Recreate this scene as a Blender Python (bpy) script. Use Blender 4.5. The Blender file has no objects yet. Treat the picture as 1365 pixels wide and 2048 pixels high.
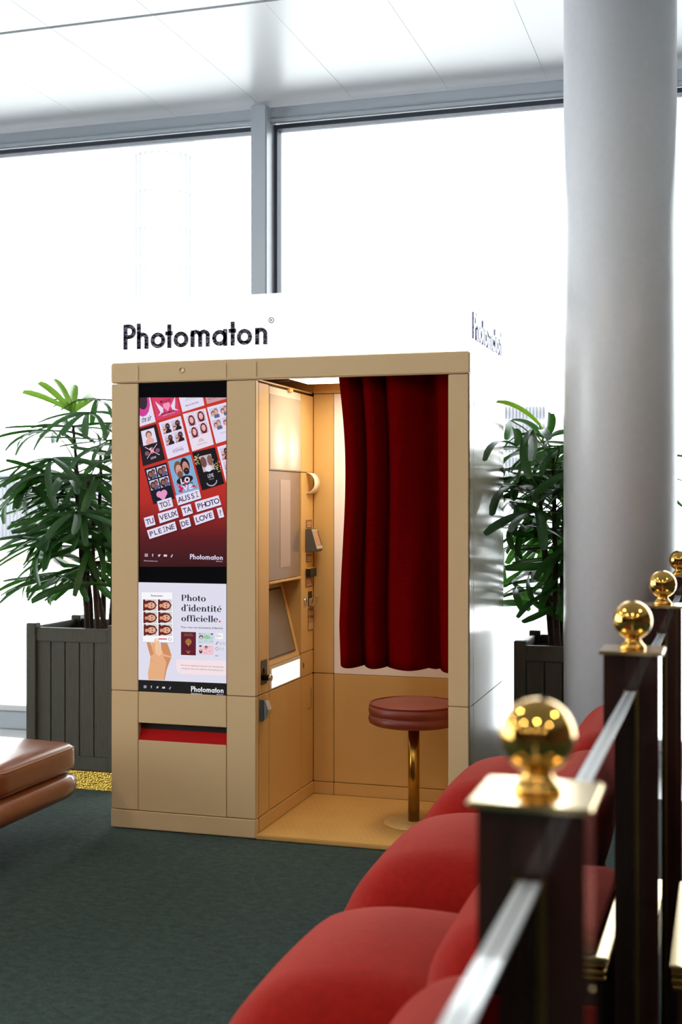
import bpy, bmesh, math, random
from mathutils import Vector, Matrix
random.seed(7)
S = bpy.context.scene
COL = S.collection
PI = math.pi

# ------------------------------------------------------------------ camera, world, lights, exposure
F = 2520.0                       # focal length in pixels of the 1365 x 2048 frame
HOR = 997.0                      # horizon row
H = 1.30                         # eye height
TH = math.atan(768.0 / F)        # camera is turned this much to the left of +Y
sn, cs = math.sin(TH), math.cos(TH)
cam_d = bpy.data.cameras.new('camera')
cam = bpy.data.objects.new('camera', cam_d); COL.objects.link(cam)
cam.location = (0, 0, H); cam.rotation_euler = (PI / 2, 0, TH)
cam_d.sensor_fit = 'HORIZONTAL'; cam_d.sensor_width = 24.0
cam_d.lens = F / 1365 * 24.0
cam_d.shift_y = -(1024 - HOR) / 1365
cam_d.clip_start = 0.05; cam_d.clip_end = 2000
cam_d.dof.use_dof = True; cam_d.dof.focus_distance = 4.75; cam_d.dof.aperture_fstop = 4.0
S.camera = cam
S.view_settings.view_transform = 'Standard'; S.view_settings.look = 'None'
S.view_settings.gamma = 1.0; S.view_settings.use_curve_mapping = False
S.view_settings.exposure = 0.0
S.cycles.max_bounces = 10; S.cycles.transparent_max_bounces = 12
S.cycles.caustics_reflective = False; S.cycles.caustics_refractive = False
S.cycles.sample_clamp_indirect = 6.0

w = bpy.data.worlds.new('overcast_sky'); S.world = w; w.use_nodes = True
wb = w.node_tree.nodes['Background']
wb.inputs[0].default_value = (0.93, 0.97, 1.0, 1); wb.inputs[1].default_value = 7.2

def lamp(name, loc, size, power, color, rot=(0, 0, 0), shape='DISK', spread=PI):
    d = bpy.data.lights.new(name, 'AREA'); d.shape = shape; d.size = size; d.energy = power; d.color = color; d.spread = spread
    o = bpy.data.objects.new(name, d); COL.objects.link(o); o.location = loc; o.rotation_euler = rot
    return o
CEIL = 3.37
LAMPS = [(-4.2, -0.6), (-2.1, -0.6), (0.0, -0.6), (2.1, -0.6), (-4.2, -3.4), (-2.1, -3.4), (0.0, -3.4), (2.1, -3.4), (-4.2, 1.8), (-2.0, 1.8), (1.6, 1.8)]
for lx, ly in LAMPS:
    lamp('ceiling_lamp_light', (lx, ly, CEIL - 0.03), 0.3, 16, (1.0, 0.87, 0.70))

def atY(px, py, Y):
    u = (px - 682.5) / F; v = (HOR - py) / F
    t = Y / (cs + u * sn)
    return Vector((t * (-sn + u * cs), Y, H + t * v))
def atX(px, py, X):
    u = (px - 682.5) / F; v = (HOR - py) / F
    t = X / (-sn + u * cs)
    return Vector((X, t * (cs + u * sn), H + t * v))

# ------------------------------------------------------------------ materials
def nm(name):
    m = bpy.data.materials.new(name); m.use_nodes = True
    return m, m.node_tree, m.node_tree.nodes['Principled BSDF']
def srgb(r, g, b):
    f = lambda c: (c / 255 / 12.92) if c / 255 <= 0.04045 else ((c / 255 + 0.055) / 1.055) ** 2.4
    return (f(r), f(g), f(b), 1)
def mat(name, col, rough=0.5, metal=0.0, coat=0.0, sheen=0.0, noise=None, bump=None, emit=None, estr=0, spec=0.5, ior=1.5, coat_rough=0.05, wave=None, trans=0):
    """noise=(scale, amount) multiplies the colour a little; bump=(scale, strength)"""
    m, nt, b = nm(name)
    b.inputs['Base Color'].default_value = col
    b.inputs['Roughness'].default_value = rough; b.inputs['Metallic'].default_value = metal
    b.inputs['Coat Weight'].default_value = coat; b.inputs['Coat Roughness'].default_value = coat_rough
    b.inputs['Sheen Weight'].default_value = sheen; b.inputs['IOR'].default_value = ior
    b.inputs['Specular IOR Level'].default_value = spec
    if emit: b.inputs['Emission Color'].default_value = emit; b.inputs['Emission Strength'].default_value = estr
    tc = nt.nodes.new('ShaderNodeTexCoord')
    def tex(scale, det=3, stretch=None):
        n = nt.nodes.new('ShaderNodeTexNoise'); n.inputs['Scale'].default_value = scale; n.inputs['Detail'].default_value = det
        if stretch:
            mp = nt.nodes.new('ShaderNodeMapping'); mp.inputs['Scale'].default_value = stretch
            nt.links.new(tc.outputs['Object'], mp.inputs[0]); nt.links.new(mp.outputs[0], n.inputs['Vector'])
        else: nt.links.new(tc.outputs['Object'], n.inputs['Vector'])
        return n
    if noise:
        n = tex(noise[0], 4, noise[2] if len(noise) > 2 else None)
        r = nt.nodes.new('ShaderNodeMapRange'); r.inputs['From Min'].default_value = 0.3; r.inputs['From Max'].default_value = 0.7
        r.inputs['To Min'].default_value = 1 - noise[1]; r.inputs['To Max'].default_value = 1 + noise[1]
        mx = nt.nodes.new('ShaderNodeVectorMath'); mx.operation = 'SCALE'; mx.inputs[0].default_value = col[:3]
        nt.links.new(n.outputs['Fac'], r.inputs['Value']); nt.links.new(r.outputs[0], mx.inputs['Scale']); nt.links.new(mx.outputs[0], b.inputs['Base Color'])
    if bump:
        n = tex(bump[0], 3, bump[2] if len(bump) > 2 else None)
        bp = nt.nodes.new('ShaderNodeBump'); bp.inputs['Strength'].default_value = bump[1]; bp.inputs['Distance'].default_value = 0.004
        nt.links.new(n.outputs['Fac'], bp.inputs['Height']); nt.links.new(bp.outputs[0], b.inputs['Normal'])
    return m

M = {}
M['tan'] = mat('champagne_lacquer', srgb(221, 192, 148), 0.42, coat=0.25, coat_rough=0.25)
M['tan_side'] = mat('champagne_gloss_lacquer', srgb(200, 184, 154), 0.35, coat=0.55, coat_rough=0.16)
M['tan_in'] = mat('interior_golden_lacquer', srgb(214, 176, 112), 0.40, coat=0.2, coat_rough=0.3)
M['tan_core'] = mat('booth_core', srgb(60, 46, 28), 0.8)
M['tan_floor'] = mat('booth_floor_vinyl', srgb(206, 164, 96), 0.45, noise=(6, 0.06))
M['stud'] = mat('floor_stud', srgb(225, 190, 125), 0.4)
M['black_gloss'] = mat('black_screen_glass', (0.004, 0.005, 0.008, 1), 0.08)
M['sign'] = mat('lit_acrylic', (0.8, 0.8, 0.8, 1), 0.3, emit=(1.0, 0.985, 0.95, 1), estr=1.15)
M['sign_edge'] = mat('acrylic_edge', (0.8, 0.8, 0.78, 1), 0.25, emit=(1.0, 0.97, 0.92, 1), estr=0.62)
M['chrome_letter'] = mat('dark_chrome_letter', srgb(104, 108, 132), 0.10, metal=1.0, bump=(60, 0.7))
M['chrome'] = mat('chrome', (0.75, 0.76, 0.78, 1), 0.15, metal=1)
M['steel_blue'] = mat('steel_blue_metal', srgb(110, 135, 150), 0.3, metal=0.8, bump=(200, 0.3))
M['red_lip'] = mat('red_tray', srgb(168, 8, 8), 0.6, spec=0.1)
M['dark_slot'] = mat('dark_slot', (0.01, 0.008, 0.008, 1), 0.5)
M['taupe'] = mat('taupe_glass', srgb(134, 118, 112), 0.22, coat=0.6)
M['taupe_light'] = mat('taupe_light_strip', srgb(176, 162, 158), 0.35)
M['terminal'] = mat('grey_terminal_plastic', srgb(90, 88, 86), 0.45)
M['terminal_l'] = mat('light_bezel_plastic', srgb(190, 180, 170), 0.4)
M['terminal_s'] = mat('terminal_screen', srgb(190, 150, 125), 0.3)
M['sticker'] = mat('brown_sticker', srgb(140, 98, 66), 0.5)
M['sticker_l'] = mat('pale_sticker_print', srgb(215, 180, 140), 0.5)
M['yellow'] = mat('yellow_plastic', srgb(235, 190, 20), 0.4)
M['white_arc'] = mat('white_plastic', srgb(250, 238, 215), 0.4)
M['screen_grey'] = mat('touch_screen_grey', srgb(112, 102, 92), 0.25, coat=0.4)
M['white_board'] = mat('white_backdrop', srgb(246, 240, 240), 0.6)
M['curtain'] = mat('dark_red_curtain_cloth', srgb(96, 2, 3), 0.95, noise=(160, 0.22, (0.25, 0.25, 3)), bump=(300, 0.4), spec=0.0)
M['velvet'] = mat('red_velvet', srgb(142, 20, 14), 0.95, sheen=0.42, noise=(60, 0.12), bump=(420, 0.35), spec=0.05)
M['leather_red'] = mat('oxblood_leather', srgb(122, 42, 24), 0.45, bump=(160, 0.08))
M['brass_pole'] = mat('aged_brass', srgb(170, 130, 60), 0.22, metal=1, noise=(14, 0.2))
M['brass'] = mat('polished_brass', srgb(214, 168, 88), 0.05, metal=1)
M['brass_plate'] = mat('brass_plate', srgb(238, 215, 165), 0.16, metal=1)
M['brass_dull'] = mat('dull_brass_strip', srgb(140, 115, 65), 0.4, metal=1)
M['wood'] = mat('polished_mahogany', srgb(44, 16, 13), 0.25, coat=1.0, coat_rough=0.03, noise=(14, 0.45, (2.5, 2.5, 0.25)))
M['leather_tan'] = mat('tan_leather', srgb(158, 88, 48), 0.30, bump=(140, 0.10), noise=(5, 0.08), coat=0.8, coat_rough=0.2)
M['piping'] = mat('leather_piping', srgb(190, 135, 100), 0.4)
M['planter'] = mat('grey_green_painted_wood', srgb(78, 78, 70), 0.42, bump=(40, 0.25, (6, 6, 0.6)), noise=(20, 0.10, (6, 6, 0.6)))
M['soil'] = mat('potting_soil', srgb(50, 40, 32), 0.9, bump=(60, 1.0))
M['cane'] = mat('fibrous_brown_cane', srgb(62, 44, 34), 0.85, noise=(80, 0.4, (1, 1, 0.3)), bump=(120, 1.0))
M['petiole'] = mat('green_petiole', srgb(84, 104, 58), 0.5)
M['column'] = mat('brushed_grey_column_paint', srgb(222, 224, 229), 0.34, bump=(300, 0.05), noise=(40, 0.02))
M['frame'] = mat('blue_grey_aluminium', srgb(186, 193, 203), 0.35)
M['gasket'] = mat('dark_gasket', srgb(58, 64, 78), 0.6)
M['ceiling'] = mat('white_ceiling_panel', srgb(220, 222, 225), 0.28, spec=0.35)
M['ceiling_gap'] = mat('ceiling_gap', srgb(110, 110, 112), 0.8)
M['wall'] = mat('brown_wall', srgb(92, 70, 50), 0.7)
M['white_floor'] = mat('pale_stone_border', srgb(235, 235, 235), 0.3)
M['lamp_on'] = mat('lamp_diffuser', (0.9, 0.8, 0.7, 1), 0.5, emit=(1.0, 0.82, 0.58, 1), estr=14)
M['booth_lamp'] = mat('booth_lamp_diffuser', (0.9, 0.85, 0.8, 1), 0.5, emit=(1.0, 0.90, 0.76, 1), estr=4.0)
M['apron'] = mat('pale_concrete', srgb(235, 235, 235), 0.8)
M['far_wall'] = mat('far_pale_wall', srgb(138, 139, 143), 0.8)
M['far_blue'] = mat('far_blue_band', srgb(108, 114, 130), 0.7)
M['far_grey'] = mat('far_louvre_grey', srgb(122, 122, 128), 0.7)
M['far_white'] = mat('far_white_cladding', srgb(162, 163, 166), 0.7)
M['tower'] = mat('tower_white', srgb(151, 153, 157), 0.7)
M['tower_band'] = mat('tower_band', srgb(142, 144, 150), 0.7)
M['far_earth'] = mat('far_dry_grass', srgb(128, 114, 102), 0.9)
M['far_red'] = mat('far_red_paint', srgb(160, 96, 88), 0.7)
M['letter_black'] = mat('matte_black', (0.01, 0.01, 0.012, 1), 0.5)

M['velvet'].node_tree.nodes['Principled BSDF'].inputs['Sheen Tint'].default_value = (1.0, 0.36, 0.30, 1)
def carpet():
    m, nt, b = nm('dark_green_carpet')
    tc = nt.nodes.new('ShaderNodeTexCoord')
    a = nt.nodes.new('ShaderNodeTexNoise'); a.inputs['Scale'].default_value = 150; a.inputs['Detail'].default_value = 5; a.inputs['Roughness'].default_value = 0.75
    c = nt.nodes.new('ShaderNodeTexNoise'); c.inputs['Scale'].default_value = 28; c.inputs['Detail'].default_value = 4
    mp = nt.nodes.new('ShaderNodeMapping'); mp.inputs['Scale'].default_value = (1, 1.6, 1)
    nt.links.new(tc.outputs['Object'], mp.inputs[0]); nt.links.new(mp.outputs[0], a.inputs['Vector']); nt.links.new(mp.outputs[0], c.inputs['Vector'])
    ad = nt.nodes.new('ShaderNodeMath'); ad.operation = 'MULTIPLY_ADD'; ad.inputs[1].default_value = 0.45
    nt.links.new(c.outputs['Fac'], ad.inputs[0]); nt.links.new(a.outputs['Fac'], ad.inputs[2])
    r = nt.nodes.new('ShaderNodeValToRGB'); r.color_ramp.elements[0].position = 0.60; r.color_ramp.elements[0].color = srgb(16, 34, 31)
    r.color_ramp.elements[1].position = 0.88; r.color_ramp.elements[1].color = srgb(48, 75, 70)
    nt.links.new(ad.outputs[0], r.inputs[0]); nt.links.new(r.outputs[0], b.inputs['Base Color'])
    bp = nt.nodes.new('ShaderNodeBump'); bp.inputs['Strength'].default_value = 0.6; bp.inputs['Distance'].default_value = 0.004
    nt.links.new(a.outputs['Fac'], bp.inputs['Height']); nt.links.new(bp.outputs[0], b.inputs['Normal'])
    b.inputs['Roughness'].default_value = 0.95; b.inputs['Sheen Weight'].default_value = 0.08; b.inputs['Specular IOR Level'].default_value = 0.2
    return m
M['carpet'] = carpet()
def hammered():
    m, nt, b = nm('hammered_brass')
    tc = nt.nodes.new('ShaderNodeTexCoord'); v = nt.nodes.new('ShaderNodeTexVoronoi'); v.inputs['Scale'].default_value = 105
    mp = nt.nodes.new('ShaderNodeMapping'); mp.inputs['Scale'].default_value = (1, 1, 2.0)
    nt.links.new(tc.outputs['Object'], mp.inputs[0]); nt.links.new(mp.outputs[0], v.inputs['Vector'])
    bp = nt.nodes.new('ShaderNodeBump'); bp.inputs['Strength'].default_value = 1.0; bp.inputs['Distance'].default_value = 0.006
    nt.links.new(v.outputs['Distance'], bp.inputs['Height']); nt.links.new(bp.outputs[0], b.inputs['Normal'])
    b.inputs['Base Color'].default_value = srgb(235, 195, 90); b.inputs['Metallic'].default_value = 1; b.inputs['Roughness'].default_value = 0.3
    return m
M['hammered'] = hammered()
def leafmat(name, c1, c2, tr):
    m, nt, b = nm(name)
    tc = nt.nodes.new('ShaderNodeTexCoord')
    wv = nt.nodes.new('ShaderNodeTexWave'); wv.bands_direction = 'Y'; wv.inputs['Scale'].default_value = 60; wv.inputs['Distortion'].default_value = 0.3
    nt.links.new(tc.outputs['Object'], wv.inputs['Vector'])
    mx = nt.nodes.new('ShaderNodeMix'); mx.data_type = 'RGBA'
    mx.inputs[6].default_value = c1; mx.inputs[7].default_value = c2
    nt.links.new(wv.outputs['Fac'], mx.inputs[0]); nt.links.new(mx.outputs[2], b.inputs['Base Color'])
    b.inputs['Roughness'].default_value = 0.32
    t = nt.nodes.new('ShaderNodeBsdfTranslucent'); t.inputs[0].default_value = tr
    ms = nt.nodes.new('ShaderNodeMixShader'); ms.inputs[0].default_value = 0.30
    nt.links.new(b.outputs[0], ms.inputs[1]); nt.links.new(t.outputs[0], ms.inputs[2])
    nt.links.new(ms.outputs[0], nt.nodes['Material Output'].inputs[0])
    return m
M['leaf'] = leafmat('dark_green_leaf', srgb(40, 66, 46), srgb(56, 88, 56), srgb(60, 120, 30))
M['leaf_young'] = leafmat('light_green_leaf', srgb(96, 142, 46), srgb(124, 168, 62), srgb(150, 200, 50))
def glassmat(name, tint, refl=0.06):
    m = bpy.data.materials.new(name); m.use_nodes = True; nt = m.node_tree; nt.nodes.clear()
    o = nt.nodes.new('ShaderNodeOutputMaterial'); t = nt.nodes.new('ShaderNodeBsdfTransparent'); t.inputs[0].default_value = tint
    g = nt.nodes.new('ShaderNodeBsdfGlossy'); g.inputs['Roughness'].default_value = 0.01
    fr = nt.nodes.new('ShaderNodeFresnel'); fr.inputs[0].default_value = 1.45
    ms = nt.nodes.new('ShaderNodeMixShader')
    nt.links.new(fr.outputs[0], ms.inputs[0]); nt.links.new(t.outputs[0], ms.inputs[1]); nt.links.new(g.outputs[0], ms.inputs[2]); nt.links.new(ms.outputs[0], o.inputs[0])
    return m
M['pane'] = glassmat('window_glass', (0.97, 0.985, 0.98, 1))
M['rail_glass'] = glassmat('clear_rail_glass', (0.90, 0.95, 0.94, 1))
M['glass_edge'] = mat('frosted_glass_edge', srgb(205, 215, 225), 0.25, coat=0.5)
M['glass_interlayer'] = mat('glass_interlayer', srgb(90, 100, 112), 0.4)
def printmat(name, strength):
    m, nt, b = nm(name)
    a = nt.nodes.new('ShaderNodeAttribute'); a.attribute_name = 'Col'
    b.inputs['Base Color'].default_value = (0.006, 0.006, 0.008, 1); b.inputs['Roughness'].default_value = 0.5; b.inputs['Specular IOR Level'].default_value = 0.15
    nt.links.new(a.outputs['Color'], b.inputs['Emission Color']); b.inputs['Emission Strength'].default_value = strength
    return m
M['display'] = printmat('lit_display_image', 1.0)
def flashmat():
    m, nt, b = nm('frosted_flash_diffuser')
    # two lamps glowing behind a frosted sheet
    tc = nt.nodes.new('ShaderNodeTexCoord'); sx = nt.nodes.new('ShaderNodeSeparateXYZ'); nt.links.new(tc.outputs['Generated'], sx.inputs[0])
    def blob(cy, cz, sy, sz):
        def d(out, c, s):
            a = nt.nodes.new('ShaderNodeMath'); a.operation = 'SUBTRACT'; a.inputs[1].default_value = c; nt.links.new(out, a.inputs[0])
            q = nt.nodes.new('ShaderNodeMath'); q.operation = 'DIVIDE'; q.inputs[1].default_value = s; nt.links.new(a.outputs[0], q.inputs[0])
            p = nt.nodes.new('ShaderNodeMath'); p.operation = 'MULTIPLY'; nt.links.new(q.outputs[0], p.inputs[0]); nt.links.new(q.outputs[0], p.inputs[1])
            return p.outputs[0]
        a = nt.nodes.new('ShaderNodeMath'); a.operation = 'ADD'; nt.links.new(d(sx.outputs[1], cy, sy), a.inputs[0]); nt.links.new(d(sx.outputs[2], cz, sz), a.inputs[1])
        n = nt.nodes.new('ShaderNodeMath'); n.operation = 'MULTIPLY'; n.inputs[1].default_value = -1; nt.links.new(a.outputs[0], n.inputs[0])
        e = nt.nodes.new('ShaderNodeMath'); e.operation = 'EXPONENT'; nt.links.new(n.outputs[0], e.inputs[0])
        return e.outputs[0]
    ad = nt.nodes.new('ShaderNodeMath'); ad.operation = 'ADD'
    nt.links.new(blob(0.30, 0.28, 0.17, 0.26), ad.inputs[0]); nt.links.new(blob(0.74, 0.28, 0.17, 0.26), ad.inputs[1])
    k = nt.nodes.new('ShaderNodeMath'); k.operation = 'MULTIPLY_ADD'; k.inputs[1].default_value = 0.75; k.inputs[2].default_value = 0.13; nt.links.new(ad.outputs[0], k.inputs[0])
    b.inputs['Emission Color'].default_value = (1.0, 0.90, 0.74, 1); nt.links.new(k.outputs[0], b.inputs['Emission Strength'])
    b.inputs['Base Color'].default_value = srgb(165, 150, 126); b.inputs['Roughness'].default_value = 0.2
    return m
M['flash'] = flashmat()
M['flash_low'] = mat('lower_flash_diffuser', srgb(200, 190, 170), 0.3, emit=(1.0, 0.93, 0.80, 1), estr=1.15)
M['flash_rim'] = mat('flash_rim', srgb(205, 198, 180), 0.3)

# ------------------------------------------------------------------ object helpers
ORG = {}
def reg(o, origin): ORG[o.name] = Vector(origin)
def thing(name, label, cat, loc, group=None):
    o = bpy.data.objects.new(name, None); COL.objects.link(o); o.location = loc; o.empty_display_size = 0.1
    o['label'] = label; o['category'] = cat
    if group: o['group'] = group
    reg(o, loc); return o
def tag(o, label, cat, group=None):
    o['label'] = label; o['category'] = cat
    if group: o['group'] = group
    return o
def finish(name, bm, m, parent=None, loc=None, smooth=False, bevel=0, seg=2, struct=False, label=None):
    """bm is in world coordinates; it becomes one mesh object"""
    org = ORG[parent.name] if parent else Vector(loc if loc is not None else (0, 0, 0))
    if bevel:
        bmesh.ops.remove_doubles(bm, verts=bm.verts, dist=1e-6)
        es = [e for e in bm.edges if len(e.link_faces) == 2 and e.calc_face_angle(0) > 0.6]
        bmesh.ops.bevel(bm, geom=es, offset=bevel, segments=seg, affect='EDGES', clamp_overlap=True)
    bmesh.ops.translate(bm, verts=bm.verts, vec=-org)
    me = bpy.data.meshes.new(name); bm.to_mesh(me); bm.free()
    for x in (m if isinstance(m, (list, tuple)) else [m]): me.materials.append(x)
    if smooth: me.polygons.foreach_set('use_smooth', [True] * len(me.polygons))
    o = bpy.data.objects.new(name, me); COL.objects.link(o)
    if parent: o.parent = parent; 
    else: o.location = org
    reg(o, org)
    if struct and not parent: o['kind'] = 'structure'
    if label: o['label'] = label
    return o
def abox(bm, x0, x1, y0, y1, z0, z1, mi=0):
    x0, x1 = sorted((x0, x1)); y0, y1 = sorted((y0, y1)); z0, z1 = sorted((z0, z1))
    v = [bm.verts.new(p) for p in ((x0, y0, z0), (x1, y0, z0), (x1, y1, z0), (x0, y1, z0), (x0, y0, z1), (x1, y0, z1), (x1, y1, z1), (x0, y1, z1))]
    for f in ((0, 3, 2, 1), (4, 5, 6, 7), (0, 1, 5, 4), (1, 2, 6, 5), (2, 3, 7, 6), (3, 0, 4, 7)):
        bm.faces.new([v[i] for i in f]).material_index = mi
def box(name, x0, x1, y0, y1, z0, z1, m, parent=None, bevel=0, **k):
    bm = bmesh.new(); abox(bm, x0, x1, y0, y1, z0, z1)
    if not parent and 'loc' not in k: k['loc'] = ((x0 + x1) / 2, (y0 + y1) / 2, min(z0, z1))
    return finish(name, bm, m, parent, bevel=bevel, **k)
def aprism(bm, pts, dvec, mi=0):
    """pts: planar loop of 3D points, extruded by dvec"""
    a = [bm.verts.new(p) for p in pts]; b = [bm.verts.new(Vector(p) + Vector(dvec)) for p in pts]
    n = len(a); fs = [bm.faces.new(a), bm.faces.new(list(reversed(b)))]
    for i in range(n): fs.append(bm.faces.new((a[(i + 1) % n], a[i], b[i], b[(i + 1) % n])))
    for f in fs: f.material_index = mi
def alathe(bm, c, prof, n=32, axis='Z', caps=True):
    c = Vector(c); rings = []
    for r, h in prof:
        ring = []
        for i in range(n):
            a = 2 * PI * i / n
            p = Vector((r * math.cos(a), r * math.sin(a), h))
            if axis == 'X': p = Vector((h, r * math.cos(a), r * math.sin(a)))
            if axis == 'Y': p = Vector((r * math.sin(a), h, r * math.cos(a)))
            ring.append(bm.verts.new(c + p))
        rings.append(ring)
    for k in range(len(rings) - 1):
        for i in range(n):
            bm.faces.new((rings[k][i], rings[k][(i + 1) % n], rings[k + 1][(i + 1) % n], rings[k + 1][i]))
    if caps:
        bm.faces.new(list(reversed(rings[0]))); bm.faces.new(rings[-1])
    bmesh.ops.recalc_face_normals(bm, faces=bm.faces)
def lathe(name, c, prof, m, parent=None, n=32, axis='Z', smooth=True, **k):
    bm = bmesh.new(); alathe(bm, c, prof, n, axis)
    if not parent and 'loc' not in k: k['loc'] = c
    o = finish(name, bm, m, parent, smooth=smooth, **k)
    return o
def atube(bm, pts, rad, n=6):
    rings = []; pts = [Vector(p) for p in pts]
    for i, p in enumerate(pts):
        t = (pts[min(i + 1, len(pts) - 1)] - pts[max(i - 1, 0)]).normalized()
        a = t.orthogonal().normalized() if i == 0 else (pa - t * pa.dot(t)).normalized()
        pa = a; b = t.cross(a); r = rad[i] if isinstance(rad, (list, tuple)) else rad
        rings.append([bm.verts.new(p + (a * math.cos(2 * PI * k / n) + b * math.sin(2 * PI * k / n)) * r) for k in range(n)])
    for k in range(len(rings) - 1):
        for i in range(n): bm.faces.new((rings[k][i], rings[k][(i + 1) % n], rings[k + 1][(i + 1) % n], rings[k + 1][i]))
    bm.faces.new(list(reversed(rings[0]))); bm.faces.new(rings[-1])
def asoft(bm, x0, x1, y0, y1, z0, z1, r, bulge=0.0, n=14, side=0.0, fn=None):
    """rounded box whose faces bulge a little"""
    c = Vector(((x0 + x1) / 2, (y0 + y1) / 2, (z0 + z1) / 2)); h = Vector(((x1 - x0) / 2, (y1 - y0) / 2, (z1 - z0) / 2))
    vm = {}
    def v(i, j, k):
        if (i, j, k) in vm: return vm[i, j, k]
        q = []
        for a, (t, hh) in enumerate(zip((i, j, k), h)):
            s = 2 * t / n - 1
            # concentrate grid lines in the rounded rim
            q.append(math.copysign(abs(s) ** 0.75, s) * hh)
        p = Vector(q); rr = [min(r, hh) for hh in h]
        inner = Vector([max(-(hh - r_), min(hh - r_, x)) for x, hh, r_ in zip(p, h, rr)])
        d = p - inner
        if d.length > 1e-9:
            dn = Vector([a / b for a, b in zip(d, rr)]); dn.normalize(); p = inner + Vector([a * b for a, b in zip(dn, rr)])
        ux, uy, uz = p.x / h.x, p.y / h.y, p.z / h.z
        if uz > 0: p.z += bulge * (1 - ux ** 2) * (1 - uy ** 2) * uz
        p.x += side * ux * (1 - uy ** 2) * (1 - uz ** 2); p.y += side * uy * (1 - ux ** 2) * (1 - uz ** 2)
        if fn: p = fn(p)
        vm[i, j, k] = bm.verts.new(c + p); return vm[i, j, k]
    for a in range(n):
        for b in range(n):
            for kk, flip in ((0, True), (n, False)):
                for quad in (((a, b, kk), (a + 1, b, kk), (a + 1, b + 1, kk), (a, b + 1, kk)),
                             ((kk, a, b), (kk, a + 1, b), (kk, a + 1, b + 1), (kk, a, b + 1)),
                             ((b, kk, a), (b, kk, a + 1), (b + 1, kk, a + 1), (b + 1, kk, a))):
                    vs = [v(*q) for q in quad]
                    if flip: vs.reverse()
                    bm.faces.new(vs)

# ------------------------------------------------------------------ setting: floor, ceiling, walls, windows
WY = 6.30; XL, XR, YB = -7.5, 5.2, -6.5
def plane_box(name, *a, **k): return box(name, *a, struct=True, **k)
plane_box('floor', XL, XR, YB, 5.60, -0.25, 0.0, M['carpet'])
plane_box('trim_1', XL, XR, 5.60, WY + 0.1, -0.25, 0.004, M['white_floor'])
ceil = plane_box('ceiling', XL, XR, YB, WY + 0.12, CEIL + 0.02, CEIL + 0.2, M['ceiling_gap'])
cp = 0
x = -7.34
while x < XR - 0.01:
    for ya, yb in ((4.935, WY - 0.02), (3.2, 4.912), (1.4, 3.194)):
        box('ceiling_panel', x + 0.0006, min(x + 0.4994, XR), ya, yb, CEIL, CEIL + 0.02, M['ceiling'], ceil, bevel=0.0006, seg=1)
    x += 0.5
box('ceiling_panel', XL, XR, YB, 1.394, CEIL, CEIL + 0.02, M['ceiling'], ceil)
plane_box('wall_back', XL, XR, YB - 0.15, YB, 0, CEIL, M['wall'])
plane_box('wall_right', XR, XR + 0.15, YB, WY + 0.1, 0, CEIL, M['wall'])
plane_box('wall_left', XL - 0.15, XL, YB, -1.0, 0, CEIL, M['wall'])
# glazed wall behind the booth
MULL = [-6.60, -2.32, 1.96, XR]
prev = XL
for n_, mx_ in enumerate(MULL):
    a, b_ = prev, mx_
    win = bpy.data.objects.new('window_%d' % (n_ + 1), None); COL.objects.link(win); win.location = ((a + b_) / 2, WY, 0); win['kind'] = 'structure'; reg(win, win.location)
    box('window_frame', a + 0.001, b_ - 0.001, WY - 0.09, WY + 0.06, CEIL - 0.085, CEIL - 0.02, M['frame'], win, bevel=0.004)
    box('frame_lip', a + 0.045, b_ - 0.045, WY - 0.105, WY - 0.06, CEIL - 0.100, CEIL - 0.0855, M['frame'], win, bevel=0.002)
    box('gasket', a + 0.045, b_ - 0.045, WY - 0.05, WY + 0.03, CEIL - 0.125, CEIL - 0.101, M['gasket'], win)
    box('window_sill', a + 0.001, b_ - 0.001, WY - 0.09, WY + 0.06, 0.012, 0.10, M['frame'], win, bevel=0.004)
    box('sill_ledge', a + 0.001, b_ - 0.001, WY - 0.05, WY + 0.06, 0.102, 0.135, M['white_floor'], win, bevel=0.004)
    box('gasket', a + 0.0455, a + 0.062, WY - 0.045, WY + 0.03, 0.14, CEIL - 0.126, M['gasket'], win)
    box('glass_pane', a + 0.05, b_ - 0.05, WY - 0.006, WY + 0.006, 0.135, CEIL - 0.11, M['pane'], win)
    mm = bmesh.new()
    if n_ < 3:
        abox(mm, b_ - 0.044, b_ + 0.044, WY - 0.16, WY - 0.01, 0.101, CEIL - 0.02)
        finish('mullion', mm, M['frame'], win, bevel=0.006)
    else: mm.free()
    prev = mx_
# glazed wall on the left, outside the frame
win = bpy.data.objects.new('window_5', None); COL.objects.link(win); win.location = (XL, 2.6, 0); win['kind'] = 'structure'; reg(win, win.location)
box('window_frame', XL - 0.08, XL + 0.06, -1.0, WY, CEIL - 0.1, CEIL, M['frame'], win)
box('window_sill', XL - 0.08, XL + 0.06, -1.0, WY, 0.0, 0.1, M['frame'], win)
for yy in (1.4, 3.8): box('mullion', XL - 0.06, XL + 0.06, yy - 0.04, yy + 0.04, 0.1, CEIL - 0.1, M['frame'], win)
box('glass_pane', XL - 0.006, XL + 0.006, -1.0, WY, 0.1, CEIL - 0.1, M['pane'], win)
for lx, ly in LAMPS:
    t = thing('ceiling_light', 'round warm ceiling downlight outside the picture, %s row, %s' % ({-0.6: 'middle', -3.4: 'rear', 1.8: 'front'}[ly], 'far left' if lx < -4 else 'left' if lx < -1 else 'centre' if lx < 1 else 'right'), 'lamp', (lx, ly, CEIL), 'ceiling downlights')
    lathe('trim_ring', (lx, ly, CEIL - 0.015), [(0.15, 0.0149), (0.19, 0.0149), (0.19, 0.0), (0.15, 0.0)], M['white_board'], t)
    lathe('diffuser', (lx, ly, CEIL - 0.02), [(0.148, 0.0), (0.148, 0.0199)], M['lamp_on'], t)

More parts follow.
